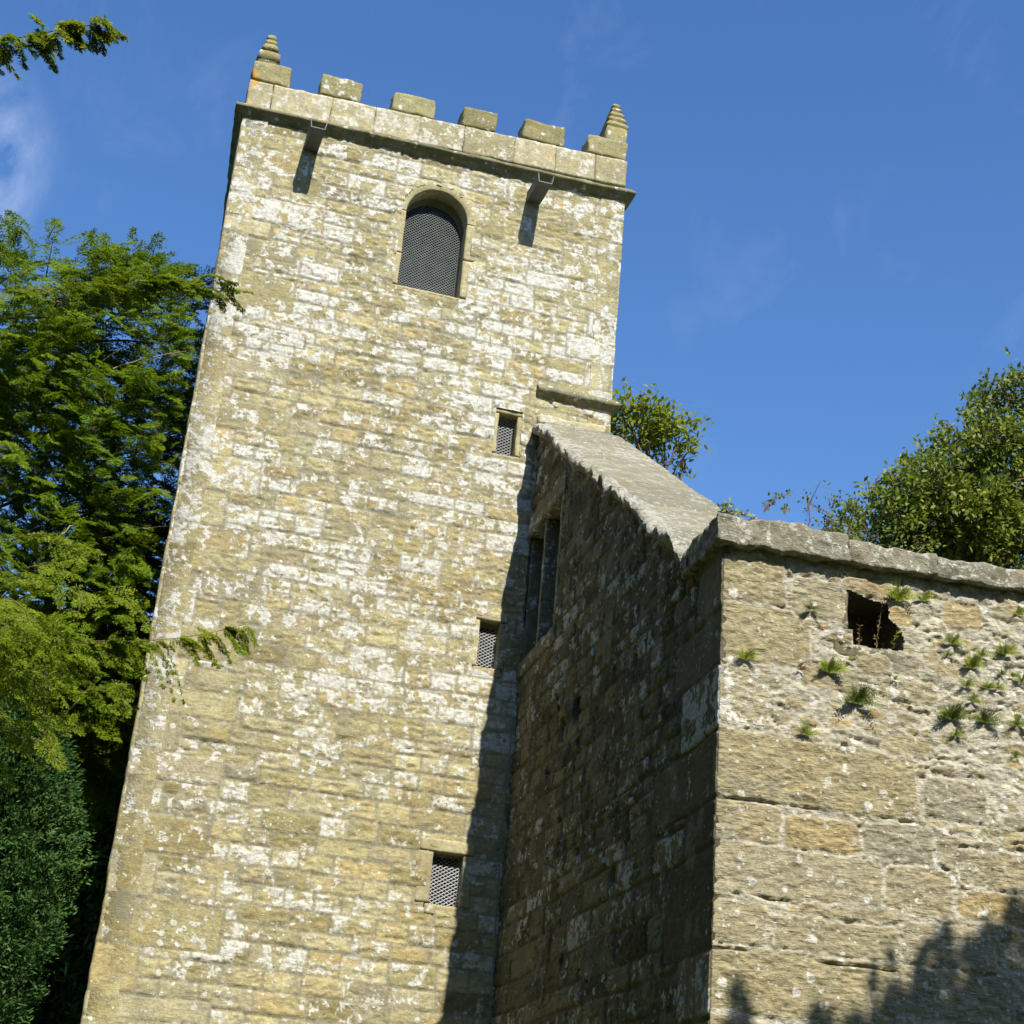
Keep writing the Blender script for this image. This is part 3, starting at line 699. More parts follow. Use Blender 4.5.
# rubble: squashed cells
cs = (0.30, 0.125); gx = Uw / cs[0] + 0.5 * np.floor(Vw / cs[1]) % 1.0 * 0.0; gy = Vw / cs[1]
ix = np.floor(gx).astype(np.int64); iy = np.floor(gy).astype(np.int64)
f1 = np.full(U.shape, 9.0); f2 = np.full(U.shape, 9.0); cid = np.zeros(U.shape, np.int64); z_ = np.zeros_like(ix)
for dx in (-1, 0, 1):
    for dy in (-1, 0, 1):
        cx = ix + dx; cy = iy + dy
        jx = cx + 0.15 + 0.7 * _h(cx, cy, z_, 901); jy = cy + 0.2 + 0.6 * _h(cx, cy, z_, 902)
        ddx = np.abs((gx - jx) * cs[0]) * 0.6; ddy = np.abs((gy - jy) * cs[1]) * 1.15
        dd = np.sqrt(ddx ** 2 + ddy ** 2)
        lt = dd < f1
        f2 = np.where(lt, f1, np.minimum(f2, dd)); cid = np.where(lt, cx * 7919 + cy * 104729 + 31, cid); f1 = np.where(lt, dd, f1)
mw = 0.016 + 0.095 * np.clip(0.4 + 1.3 * fbm(U * 1.5, V * 1.5, 75, 3), 0, 1)      # how far mortar spreads over the stones
d = (f2 - f1) * 0.75 - mw * 0.6 + (rid(cid, 5) - 0.6) * 0.03
sid = cid; hue = rid(cid, 11); lic = rid(cid, 12) * 0.8; val = rid(cid, 13); smo = np.zeros_like(U)
for k, (x0, x1, z0, z1, h_, l_, v_) in enumerate(BIG):
    cx, cz, hx, hz = (x0 + x1) / 2, (z0 + z1) / 2, (x1 - x0) / 2, (z1 - z0) / 2
    if x0 < 0.12: hx += 0.15 - 0.0; cx -= 0.15
    r = min(0.07 if x0 > 0.12 else 0.045, hz * 0.8)
    qx = np.abs(Uw - cx) - (hx - r); qz = np.abs(Vw - cz) - (hz - r)
    sd_k = r - (np.hypot(np.maximum(qx, 0), np.maximum(qz, 0)) + np.minimum(np.maximum(qx, qz), 0))
    ins = sd_k > -0.004
    d = np.where(ins, np.maximum(sd_k, -0.004), np.where(sd_k > -0.045, np.minimum(d, (-sd_k) - 0.022), d))
    sid = np.where(ins, 880000 + k, sid); hue = np.where(ins, h_, hue); lic = np.where(ins, l_, lic); val = np.where(ins, v_, val); smo = np.where(ins, 0.25, smo)
t_ = sst(-0.006, 0.016, d + (0.010 + 0.03 * (smo < 0.1)) * fbm(U * 14, V * 20, 81, 4, 0.6))
r1 = rid(sid, 1) - 0.5
face = 0.013 * r1 + 0.017 * fbm(U * 9, V * 17, 82, 5, 0.62) + 0.010 * fbm(U * 26 + r1 * 5, V * 60, 83, 3) * sst(0.3, 0.6, rid(sid, 6))
crk = np.clip(0.5 - V * 0.0 + 1.2 * fbm(U * 1.1, V * 1.1, 84, 2), 0, 1)
mort = -0.005 - 0.010 * crk * sst(0.9, 0.2, U) + 0.026 * fbm(U * 10, V * 15, 85, 5, 0.65) - 0.02 * sst(0.2, 0.4, fbm(U * 4, V * 11, 96, 4, 0.6)) * sst(0.2, 0.6, U)
H_ = mort * (1 - t_) + face * t_
# open bed joints: narrow dark cracks under the big stones
for (x0, x1, z0, z1, *_), dp in [(BIG[i], 0.045) for i in (3, 8, 12, 13)]:
    zc = z0 - 0.012 + 0.012 * fbm(U * 4, V * 0 + z0, 86, 3)
    mk = (1 - sst(0.004, 0.016, np.abs(V - zc))) * sst(x0 - 0.03, x0 + 0.08, U) * sst(x1 + 0.02, x1 - 0.12, U) * sst(-0.25, 0.1, fbm(U * 1.7, V * 0 + z0 * 3, 87, 2))
    H_ -= dp * mk
H_ += 0.03 * fbm(U * 0.6, V * 0.6, 88, 2) * sst(0, 0.5, U)
lic = lic * t_ + 0.18 * sst(0.7, 1.4, U) * sst(4.6, 5.6, V) + (1 - t_) * (0.50 + 1.1 * fbm(U * 1.6, V * 2.2, 97, 3) * sst(0.5, 1.2, U))
A_ = np.stack([hue, lic, val, t_], -1)
NI = on_s(848, 590) + on_s(902, 649)
n0, n1 = 1.09, 1.56; nz0, nz1 = 6.27, 6.70
edge_n = 0.025 * fbm(U * 9, V * 9, 89, 2)
nx1 = 1.455 + 0.12 * sst(6.53, 6.44, V) + edge_n + 0.02 * fbm(U * 25, V * 25, 90, 2)
nz_top = 6.735 - 0.10 * (U - 1.09) / 0.45
inn = (U > n0 + edge_n + 0.05 * (V < 6.4)) & (U < nx1) & (V > nz0 + edge_n) & (V < nz_top + edge_n * 0.5)
field('rubble_wall', O_S, SD, SN, us, vs, H_, A_, ~inn, MAT['rubble'], chapel, 0.5, 0.12)

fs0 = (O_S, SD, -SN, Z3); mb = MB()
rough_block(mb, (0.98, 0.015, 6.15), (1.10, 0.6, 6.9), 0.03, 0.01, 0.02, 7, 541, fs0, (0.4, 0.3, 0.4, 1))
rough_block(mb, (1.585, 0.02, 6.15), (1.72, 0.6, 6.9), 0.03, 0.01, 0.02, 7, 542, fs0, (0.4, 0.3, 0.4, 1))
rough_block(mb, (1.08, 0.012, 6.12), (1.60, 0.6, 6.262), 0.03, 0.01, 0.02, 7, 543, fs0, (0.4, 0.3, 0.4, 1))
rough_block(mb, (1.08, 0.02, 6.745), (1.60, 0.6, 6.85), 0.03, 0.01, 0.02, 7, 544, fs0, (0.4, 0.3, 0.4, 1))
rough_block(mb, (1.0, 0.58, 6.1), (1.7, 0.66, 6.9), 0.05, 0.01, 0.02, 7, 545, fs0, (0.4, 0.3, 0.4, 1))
mb.obj('niche_lining', MAT['gable'], chapel)  # dark gable stone puts the recess shade into the lining's colour
# ---- body of the chapel behind the faces, and its shallow slated roof
def to_w(t, dpt, z): return O_S + SD * t - SN * dpt + Z3 * z
mb = MB()
P = [to_w(0.5, 0.75, 0), to_w(8.4, 0.75, 0), np.array([12.6, -0.05, 0]), np.array([4.95, -0.05, 0])]
Vb = [p_ for p_ in P] + [p_ + Z3 * z for p_, z in zip(P, (6.9, 6.9, 8.6, 8.6))]
mb.add(Vb, [(0, 1, 5, 4), (1, 2, 6, 5), (2, 3, 7, 6), (3, 0, 4, 7)]); mb.obj('wall_core', MAT['void'], chapel, False)
mb = MB(); a, b, c_, e_ = to_w(0.25, 0.30, 6.98), to_w(8.6, 0.30, 6.98), np.array([12.7, -0.02, 8.65]), np.array([4.85, -0.02, 8.65])
n1_, n2_ = 40, 30; Vr = []
for i in range(n1_ + 1):
    for j in range(n2_ + 1):
        f, g_ = i / n1_, j / n2_; p_ = (a * (1 - f) + b * f) * (1 - g_) + (e_ * (1 - f) + c_ * f) * g_
        Vr.append(p_ + Z3 * (0.03 * (1 - (g_ * 15) % 1)))
ii, jj = np.meshgrid(np.arange(n1_), np.arange(n2_), indexing='ij'); k0 = (ii * (n2_ + 1) + jj).ravel()
mb.add(Vr, np.stack([k0, k0 + n2_ + 1, k0 + n2_ + 2, k0 + 1], 1)); mb.obj('roof', MAT['slate'], chapel)

# ---- raking coping
prof = np.array([(1.13, -0.45), (1.13, -0.05), (1.11, 0.0), (0.6, 0.012), (0.2, 0.0), (0.0, 0.0), (-0.05, -0.012), (-0.085, -0.045), (-0.088, -0.10), (-0.06, -0.145), (0.0, -0.165), (0.12, -0.17)])
seg = np.linalg.norm(np.diff(prof, axis=0), axis=1); cum = np.concatenate([[0], np.cumsum(seg)]); q_ = np.arange(0, cum[-1], 0.022)
pf = np.stack([np.interp(q_, cum, prof[:, 0]), np.interp(q_, cum, prof[:, 1])], 1)
ss = np.arange(-0.03, 6.25, 0.022); rows = []
for s in ss:
    base = O_G + GD * s + Z3 * (11.375 - 0.679 * s)
    rows.append(base[None] - GN[None] * pf[:, :1] + Z3[None] * pf[:, 1:2])
R = np.array(rows); Sg, Wg = np.meshgrid(ss, pf[:, 0], indexing='ij')
lip = sst(0.12, -0.05, Wg) * (np.arange(len(pf))[None, :] > 8)
rag = fbm(Sg * 3.2, Wg * 0 + 3, 91, 4, 0.6)
flat = R.reshape(-1, 3); nv = vec3(flat * 6.5, 92, 4)
amp = (0.014 + 0.045 * lip).reshape(-1, 1)
R = (flat + nv * amp).reshape(R.shape)
R[..., 2] += lip * rag * 0.09
R[..., 2] += lip * 0.06 * sst(0.0, 0.35, fbm(Sg * 4.5, Wg * 0 + 5, 99, 3, 0.6)) * (np.arange(len(pf))[None, :] > len(pf) - 14)
R += (-GN)[None, None] * (lip * (0.06 * fbm(Sg * 4.5, Wg * 0 + 9, 93, 4, 0.6)))[..., None]
steps = 0.03 * fbm(Sg * 0.9, Wg * 0.8, 94, 2) + 0.012 * fbm(Sg * 14, Wg * 3, 95, 3); R[..., 2] += steps * (1 - lip)
sb = np.floor(Sg / 1.07 + 0.2 * 0).astype(np.int64); jd = np.abs(Sg / 1.07 - np.round(Sg / 1.07)) * 1.07
R[..., 2] -= 0.035 * (1 - sst(0.0, 0.03, jd)) + 0.02 * (rid(sb, 8) - 0.5)
n, m = R.shape[:2]; i = np.arange(n - 1)[:, None] * m; j = np.arange(m - 1)[None, :]
Q = np.stack([i + j, i + j + 1, i + m + j + 1, i + m + j], -1).reshape(-1, 4)
st = np.stack([rid(sb, 3), 0.3 + 0.25 * rid(sb, 4) + 0.5 * sst(0.14, 0.0, Wg), rid(sb, 5), np.ones_like(Sg)], -1).reshape(-1, 4)
mb = MB(); mb.add(R.reshape(-1, 3), Q, st=st); mb.obj('raking_coping', MAT['coping'], chapel)

# ---- eaves slabs on the sunlit wall
fs = (O_S, SD, -SN, Z3)              # x along, y into the wall
cut = [(-0.10, 1.066), (1.070, 1.850), (1.853, 2.530), (2.533, 3.6), (3.61, 4.7), (4.71, 5.8), (5.81, 7.1), (7.11, 8.6)]
for k, (a, b) in enumerate(cut):
    mb = MB(); zt = (7.205, 7.15, 7.13, 7.14, 7.15, 7.13, 7.14, 7.15)[k]; fine = 0.022 if k < 4 else 0.06
    rough_block(mb, (a, -0.10, 6.95), (b, 0.86 if k == 0 else 0.55, zt), fine * 0.8, 0.018, 0.046, 6.5, 520 + k, fs, (0.3 + 0.4 * (k % 2), 0.5, 0.5, 1))
    o = mb.obj('eaves_slab', MAT['cornice'], chapel)

# ================================================================== PLANTS
def quads_leaf(P, D, N, L, Wd):
    """Diamond leaves: base P, direction D, normal N, length L, width Wd (all per leaf)."""
    D = D / (np.linalg.norm(D, axis=1)[:, None] + 1e-9)
    S = np.cross(D, N); S /= np.linalg.norm(S, axis=1)[:, None] + 1e-9
    L = np.broadcast_to(L, (len(P),))[:, None]; Wd = np.broadcast_to(Wd, (len(P),))[:, None]
    a = P; b = P + D * L * 0.45 + S * Wd * 0.5; c = P + D * L; e = P + D * L * 0.45 - S * Wd * 0.5
    V = np.stack([a, b, c, e], 1).reshape(-1, 3)
    return V, np.arange(len(P) * 4).reshape(-1, 4)

def leaves_obj(name, parts, mat, parent=None):
    V = []; Q = []; n = 0
    for v, q in parts: V.append(v); Q.append(q + n); n += len(v)
    V = np.concatenate(V)
    if parent is not None: V = V - root_loc(parent)
    return mesh_obj(name, V, np.concatenate(Q), mat, parent, None, False)

def unit(v): return v / (np.linalg.norm(v, axis=-1, keepdims=True) + 1e-9)

def needle_shoots(P, D, N, L, nl, nw, per=16, rng=None):
    """Flat yew shoots: two rows of needles along each shoot."""
    k = (np.arange(per) + 0.5) / per
    B = P[:, None, :] + D[:, None, :] * (L[:, None] * k[None, :])[..., None]
    S = unit(np.cross(D, N))
    out = []
    tl = nl * (0.55 + 0.6 * np.sin(math.pi * np.clip(k * 0.9 + 0.08, 0, 1)))
    for sg in (-1, 1):
        nd = D[:, None, :] * 0.55 + sg * S[:, None, :] * 0.85 + rng.normal(0, 0.18, B.shape)
        Nn = np.broadcast_to(N[:, None, :], B.shape) + rng.normal(0, 0.35, B.shape)
        ll = np.broadcast_to(tl[None, :], B.shape[:2]).ravel() * rng.uniform(0.8, 1.2, B.shape[0] * per)
        out.append(quads_leaf(B.reshape(-1, 3), nd.reshape(-1, 3), Nn.reshape(-1, 3), ll, nw))
    return out

def fronds(P, D, L, rng, n_sh=11, nl=0.028, nw=0.007, droop=0.5, side=0.19, per=14, hang=0.0):
    """Yew sprays: main stem with side shoots on both sides, tips sagging. Returns leaf parts and stems."""
    n = len(P); D = unit(D); Z = np.array([0, 0, 1.0])
    S = unit(np.cross(D, Z) + rng.normal(0, 0.4, D.shape)); N = unit(np.cross(S, D) + np.array([0.0, -0.55, 0.1])); S = unit(np.cross(D, N))
    parts = []; stems = []
    SP = []; SDr = []; SN_ = []; SLn = []
    ks = (np.arange(n_sh) + 0.7) / n_sh
    for k in ks:
        pos = P + D * (L * k)[:, None] - Z * (droop * L * k ** 2 * 0.5)[:, None]
        tang = unit(D - Z * droop * k)
        for sg in (-1, 1):
            a = 0.9 + rng.uniform(-0.25, 0.25, n)
            dr = unit(tang * np.cos(a)[:, None] + sg * S * np.sin(a)[:, None] - Z * (hang + rng.uniform(-0.05, 0.35, n))[:, None])
            SP.append(pos); SDr.append(dr); SN_.append(unit(N + rng.normal(0, 0.3, N.shape))); SLn.append(side * (1.1 - 0.65 * k) * rng.uniform(0.6, 1.3, n))
    pos = P + D * (L * 0.95)[:, None] - Z * (droop * L * 0.45)[:, None]
    SP.append(pos); SDr.append(unit(D - Z * droop)); SN_.append(N); SLn.append(np.full(n, side * 0.6))
    parts += needle_shoots(np.concatenate(SP), np.concatenate(SDr), np.concatenate(SN_), np.concatenate(SLn), nl, nw, per, rng)
    for q in range(n):
        kk = np.linspace(0, 1, 5)
        stems.append(P[q] + D[q] * (L[q] * kk)[:, None] - Z * (droop * L[q] * kk ** 2 * 0.5)[:, None])
    return parts, stems

def curve_pts(a, b, sag=0.0, wob=0.0, n=10, seed=0):
    a = np.array(a, float); b = np.array(b, float); k = np.linspace(0, 1, n)[:, None]
    p = a + (b - a) * k; p[:, 2] += sag * 4 * (k * (1 - k))[:, 0]
    if wob: p[1:-1] += vec3(np.concatenate([k, k * 3, k * 2], 1)[1:-1] * 2.3 + seed * 3.7, seed) * wob
    return p

def in_tower(P, m=0.05):
    return (P[:, 0] > -m - 0.0 + 0.061 * np.maximum(P[:, 1], 0)) & (P[:, 0] < W + m) & (P[:, 1] > -m) & (P[:, 1] < 5.5)

# ---- yew beside the tower
rng = np.random.default_rng(5)
def yew_tree():
    base = np.array([-3.6, 2.6, 0.0])
    t = tag(empty('yew_tree', tuple(base)), 'large green yew rising beside the left edge of the tower', 'tree')
    mbt = MB()
    mbt.tube(curve_pts(base, base + [0.2, 0, 12.5], 0, 0.3, 14, 3), np.linspace(0.38, 0.06, 14), 9)
    blobs = [((-3.1, 2.4, 9.6), (3.2, 2.5, 4.0), 520), ((-1.1, 2.0, 11.2), (1.2, 1.5, 2.2), 480), ((-2.3, 1.6, 12.2), (1.4, 1.3, 1.5), 330), ((-1.2, 2.2, 8.6), (1.3, 1.5, 2.2), 520), ((-1.6, 1.8, 7.3), (1.5, 1.3, 1.0), 240), ((-0.8, 2.2, 12.9), (0.9, 0.9, 0.7), 110), ((-0.7, 2.4, 7.6), (0.8, 1.0, 1.5), 260), ((-0.45, 1.8, 9.8), (0.55, 1.2, 2.8), 330), ((-1.7, 2.6, 10.0), (1.3, 1.3, 3.0), 380)]
    Ps = []; Ds = []
    for c, r, n in blobs:
        c = np.array(c); r = np.array(r)
        v = unit(rng.normal(0, 1, (n * 4, 3))); rad = rng.uniform(0.35, 1.0, n * 4) ** 0.45
        p = c + v * r * rad[:, None]
        g = vn3(p * 0.95, 12) + 0.6 * vn3(p * 2.3, 13)
        ok = (g > -0.17) & ~in_tower(p, 0.10) & ((p[:, 0] > -4.3) | (rng.random(n * 4) < 0.25))
        p = p[ok][:n]; v = v[ok][:n]
        Ps.append(p); Ds.append(v * [1, 1, 0.35] + rng.normal(0, 0.35, p.shape) + [0.1, -0.25, 0.12])
    P = np.concatenate(Ps); D = unit(np.concatenate(Ds))
    tip = P + D * 0.5; bad = in_tower(tip, -0.25); D[bad] *= [-1, 1, 1]
    L = rng.uniform(0.35, 0.75, len(P))
    parts, stems = fronds(P, D, L, rng, n_sh=8, nl=0.048, nw=0.0155, droop=0.55, side=0.16, per=8)
    nf_ = 1300; v = unit(rng.normal(0, 1, (nf_, 3))); Pf = np.array([-1.9, 2.7, 9.8]) + v * np.array([1.7, 1.1, 3.3]) * rng.uniform(0.2, 1, (nf_, 1)) ** 0.5
    gf = vn3(Pf * 0.95, 12) + 0.6 * vn3(Pf * 2.3, 13); Pf = Pf[(gf > -0.16) & ~in_tower(Pf, 0.05)]
    parts.append(quads_leaf(Pf, unit(rng.normal(0, 1, Pf.shape)), unit(rng.normal(0, 1, Pf.shape)), 0.20, 0.10))
    for s in stems[::3]: mbt.tube(s, np.linspace(0.010, 0.003, 5), 3)
    for k in range(46):
        q = P[rng.integers(len(P))]; z0 = np.clip(q[2] - rng.uniform(0.5, 2.2), 2.0, 12)
        st_ = base + [0.2 * z0 / 12.5, 0, z0]
        if q[0] > -0.3: continue
        mbt.tube(curve_pts(st_, q, 0.25, 0.35, 10, k), np.linspace(0.04, 0.008, 10), 5)
    mbt.obj('trunk', MAT['bark'], t)
    fr_ = np.where((P[:, 1] < 1.6) & (P[:, 2] < 11.8) & (P[:, 0] > -2.6) & (P[:, 0] < -0.3))[0]
    for k in range(16):
        q = P[fr_[rng.integers(len(fr_))]] + [0, -0.25, 0]; dd = unit(np.array([rng.normal(0.3, 0.7), -0.25, rng.normal(-0.2, 0.5)]))
        mdead = MB(); mdead.tube(curve_pts(q, q + dd * rng.uniform(0.5, 1.1), 0.03, 0.05, 8, k), np.linspace(0.016, 0.006, 8), 4); mdead.obj('dead_branch', MAT['deadwood'], t)
    leaves_obj('crown', parts, MAT['yew'], t)
    return t
yew_tree()

# ---- nearer yew whose limbs reach into the picture from the left
def near_yew():
    base = np.array([-5.6, -9.5, 0.0])
    t = tag(empty('yew_tree', tuple(base)), 'nearer yew reaching drooping sprays in from the left, in front of tower', 'tree')
    mbt = MB(); mbt.tube(curve_pts(base, base + [0.3, 0.4, 8.5], 0, 0.3, 12, 9), np.linspace(0.33, 0.07, 12), 9)
    r = np.random.default_rng(8); parts = []
    limbs = []
    # lower limb: in front of the tower face, hanging sprays
    lo = np.array([base + [0.15, 0.2, 4.2], at(-140, 660, -8.4), at(-30, 640, -8.2), at(60, 640, -8.0), at(130, 642, -7.9), at(195, 637, -7.85), at(246, 624, -7.8)])
    mi = np.array([base + [0.2, 0.3, 6.6], at(-120, 300, -8.6), at(20, 290, -8.2), at(120, 285, -8.0), at(185, 284, -7.9), at(238, 291, -7.9)])
    hi = np.array([base + [0.3, 0.3, 7.0], at(-260, 130, -11.0), at(-90, 55, -12.0), at(0, 42, -12.4), at(55, 30, -12.6), at(97, 24, -12.7)])
    def dens(poly, n):
        c = np.concatenate([[0], np.cumsum(np.linalg.norm(np.diff(poly, axis=0), axis=1))]); q = np.linspace(0, c[-1], n)
        return np.stack([np.interp(q, c, poly[:, i]) for i in range(3)], 1)
    for li, (poly, rr0) in enumerate(((lo, 0.005), (mi, 0.0035), (hi, 0.007))):
        p = dens(poly, 40); p[1:-1] = p[1:-1] * 0.6 + 0.2 * (p[:-2] + p[2:]); mbt.tube(p, np.linspace(rr0, 0.0025, 40), 5)
        tg = unit(np.gradient(p, axis=0)); rt_ = unit(np.cross(tg, [0, 0, 1.0]))
        if li == 0:
            # hanging shoots along the exposed end
            sel = np.linspace(18, 39, 74); i0 = sel.astype(int).clip(0, 38); fr_ = (sel - i0)[:, None]
            P = p[i0] * (1 - fr_) + p[np.minimum(i0 + 1, 39)] * fr_
            D = unit(tg[i0] * 0.7 + rt_[i0] * r.normal(0, 0.3, (len(P), 1)) + np.array([0, 0, -1.0]) * r.uniform(-0.1, 1.2, (len(P), 1)))
            L = r.uniform(0.16, 0.42, len(P)) * np.interp(sel, [18, 33, 37, 39], [1.15, 1.0, 0.55, 0.35])
            a, s_ = fronds(P, D, L, r, n_sh=8, nl=0.025, nw=0.0075, droop=1.2, side=0.055, per=9, hang=0.45); parts += a
            sel = r.integers(17, 39, 90); P = p[sel] + r.normal(0, 0.012, (90, 3)); D = unit(tg[sel] * 0.9 + rt_[sel] * r.normal(0, 0.5, (90, 1)) + np.array([0, 0, 1.0]) * r.uniform(-0.3, 0.45, (90, 1)))
            a, s_ = fronds(P, D, r.uniform(0.07, 0.16, 90), r, n_sh=5, nl=0.024, nw=0.0075, droop=0.9, side=0.045, per=9); parts += a
            # dense, yellowish mass back along the limb
            n = 1150; k = r.integers(2, 31, n); P = p[k] + r.normal(0, 1, (n, 3)) * np.array([0.28, 0.75, 0.26]) + [-0.12, 0, -0.02]
            sc = CAM; dd = P - sc; px = 512 + F * (dd @ rt) / (dd @ fw); ok = px < 128; P = P[ok]
            D = unit(r.normal(0, 0.5, P.shape) + [0.55, -0.45, 0.1]); L = r.uniform(0.2, 0.45, len(P))
            a, s_ = fronds(P, D, L, r, n_sh=7, nl=0.027, nw=0.009, droop=0.8, side=0.12, per=10, hang=0.15); parts += a
            for q in s_[::3]: mbt.tube(q, np.linspace(0.006, 0.002, 5), 3)
        elif li == 1:
            n = 120; k = np.where(r.random(n) < 0.5, r.integers(32, 39, n), r.integers(4, 39, n)); P = p[k] + r.normal(0, 0.03, (n, 3))
            D = unit(tg[k] * 0.7 + rt_[k] * r.normal(0, 0.6, (n, 1)) + np.array([0, 0, -1.0]) * r.uniform(-0.25, 0.35, (n, 1))); L = r.uniform(0.10, 0.24, n)
            a, s_ = fronds(P, D, L, r, n_sh=5, nl=0.025, nw=0.008, droop=0.5, side=0.07, per=11); parts += a
        else:
            n = 190; k = r.integers(22, 40, n); P = p[np.minimum(k, 39)] + r.normal(0, 0.02, (n, 3))
            D = unit(tg[np.minimum(k, 39)] * 0.55 + rt_[np.minimum(k, 39)] * r.normal(0, 0.55, (n, 1)) + np.array([0, 0, -1.0]) * r.uniform(-0.1, 0.9, (n, 1)))
            L = r.uniform(0.09, 0.27, n) * np.interp(k, [22, 32, 36, 40], [1.2, 0.8, 0.5, 0.3])
            a, s_ = fronds(P, D, L, r, n_sh=5, nl=0.021, nw=0.0068, droop=0.9, side=0.062, per=12, hang=0.25); parts += a
            for q in s_[::2]: mbt.tube(q, np.linspace(0.004, 0.0015, 5), 3)
    # the unseen rest of the crown, sparser
    n = 240; v = unit(r.normal(0, 1, (n, 3))); P = np.array([-5.4, -9.2, 6.4]) + v * np.array([2.2, 2.2, 2.9]) * (r.uniform(0.4, 1, (n, 1)) ** 0.4)
    a, s_ = fronds(P, unit(v * [1, 1, .4] + r.normal(0, .3, (n, 3))), r.uniform(0.4, 0.8, n), r, n_sh=6, nl=0.05, nw=0.016, droop=0.6, side=0.2, per=7); parts += a
    mbt.obj('trunk', MAT['bark'], t); leaves_obj('crown', parts, MAT['yew_near'], t)
near_yew()

# ---- dark cypresses, lower left
def cypress(base, label, zk, rk, n, seed, leaf, half=False):
    base = np.array(base, float); r = np.random.default_rng(seed)
    t = tag(empty('cypress_tree', tuple(base)), label, 'tree')
    mbt = MB(); mbt.tube(curve_pts(base, base + [0, 0, zk[-1] - 0.5], 0, 0.1, 10, 2), np.linspace(0.25, 0.03, 10), 8); mbt.obj('trunk', MAT['bark'], t)
    z = r.uniform(zk[0], zk[-1], n); th = r.uniform(0, 2 * math.pi, n)
    keepm = (np.sin(th) < 0.35) | (r.random(n) < 0.3); z = z[keepm]; th = th[keepm]; n = len(z)
    env = np.interp(z, zk, rk)
    lump = 1 + 0.24 * vn3(np.stack([np.cos(th) * 3, np.sin(th) * 3, z * 1.6], 1), 4) + 0.24 * vn3(np.stack([np.cos(th) * 8, np.sin(th) * 8, z * 4.5], 1), 5)
    rad = env * lump * r.uniform(0.45, 1.0, n) ** 0.35
    out = np.stack([np.cos(th), np.sin(th), np.zeros(n)], 1)
    P = base + out * rad[:, None] + np.stack([z * 0, z * 0, z], 1)
    per = 16
    Pb = np.repeat(P, per, 0) + r.normal(0, leaf * 0.6, (n * per, 3))
    D = unit(np.repeat(out, per, 0) * 0.8 + r.normal(0, 0.6, (n * per, 3)) + [0, 0, 0.4])
    parts = [quads_leaf(Pb, D, unit(r.normal(0, 1, Pb.shape)), r.uniform(0.5, 1.6, len(Pb)) * leaf, r.uniform(0.28, 0.48, len(Pb)) * leaf)]
    leaves_obj('crown', parts, MAT['cypress'], t)
cypress((-1.50, 0.7, 0.0), 'dense blue-green cypress filling the lower left corner, lit by the sun', [0.6, 3.0, 3.6, 4.4, 5.4, 6.3, 7.0], [0.5, 0.72, 1.08, 1.18, 1.12, 0.85, 0.1], 8200, 21, 0.055)
cypress((-1.2, 9.4, 0.0), 'dark shaded cypress in the gap between the sunlit cypress and the tower', [0.3, 3.6, 4.9, 6.5, 8.2, 9.6, 10.4], [2.2, 2.2, 2.2, 2.1, 1.8, 1.1, 0.1], 11000, 22, 0.22)

# ---- broad-leaved tree on the right, beyond the chapel
def broad_tree(name, label, base, trunk_top, blobs, mat, seed, leaf, per=9, tw=0.35, rad=0.22, spread=0.16, gap=-0.1, gs=0.8, limbs=26):
    base = np.array(base, float); r = np.random.default_rng(seed)
    t = tag(empty(name, tuple(base)), label, 'tree')
    mbt = MB(); mbt.tube(curve_pts(base, trunk_top, 0, 0.25, 12, seed), np.linspace(rad, rad * 0.2, 12), 8)
    Ps = []; Vs = []
    for c, rr, n in blobs:
        c = np.array(c); rr = np.array(rr); v = unit(r.normal(0, 1, (n * 3, 3))); k = r.uniform(0.25, 1, n * 3) ** 0.42
        p = c + v * rr * k[:, None]
        ok = (vn3(p * gs, seed) + 0.5 * vn3(p * gs * 2.6, seed + 1)) > gap
        Ps.append(p[ok][:n]); Vs.append(v[ok][:n])
    P = np.concatenate(Ps); Vv = np.concatenate(Vs); n = len(P)
    Dt = unit(Vv * [1, 1, 0.6] + r.normal(0, 0.4, P.shape) + [0, 0, 0.3]); tl = r.uniform(0.5, 1.2, n) * tw
    for q in range(n):
        if q % 2 == 0: mbt.tube(np.stack([P[q] - Dt[q] * tl[q] * 0.5, P[q] + Dt[q] * tl[q] * 0.5, P[q] + Dt[q] * tl[q]]), [0.008, 0.005, 0.002], 3)
    k = r.random((n, per)); B = (P[:, None] + Dt[:, None] * (tl[:, None] * k)[..., None]).reshape(-1, 3) + r.normal(0, spread * 0.35, (n * per, 3))
    D = unit(np.repeat(Dt, per, 0) * 0.5 + r.normal(0, 0.8, B.shape) + [0, 0, -0.1])
    Nn = unit(r.normal(0, 0.55, B.shape) + [0, -0.7, 0.75])
    lv = quads_leaf(B, D, Nn, r.uniform(0.7, 1.25, len(B)) * leaf, leaf * 0.55)
    tt = np.array(trunk_top)
    for q in range(limbs):
        e = P[r.integers(n)]; s0 = base + (tt - base) * r.uniform(0.45, 0.98)
        mbt.tube(curve_pts(s0, e, 0.2, 0.4, 9, q + seed), np.linspace(rad * 0.28, 0.012, 9), 5)
    mbt.obj('trunk', MAT['bark'], t); leaves_obj('crown', [lv], MAT[mat], t)
    return t

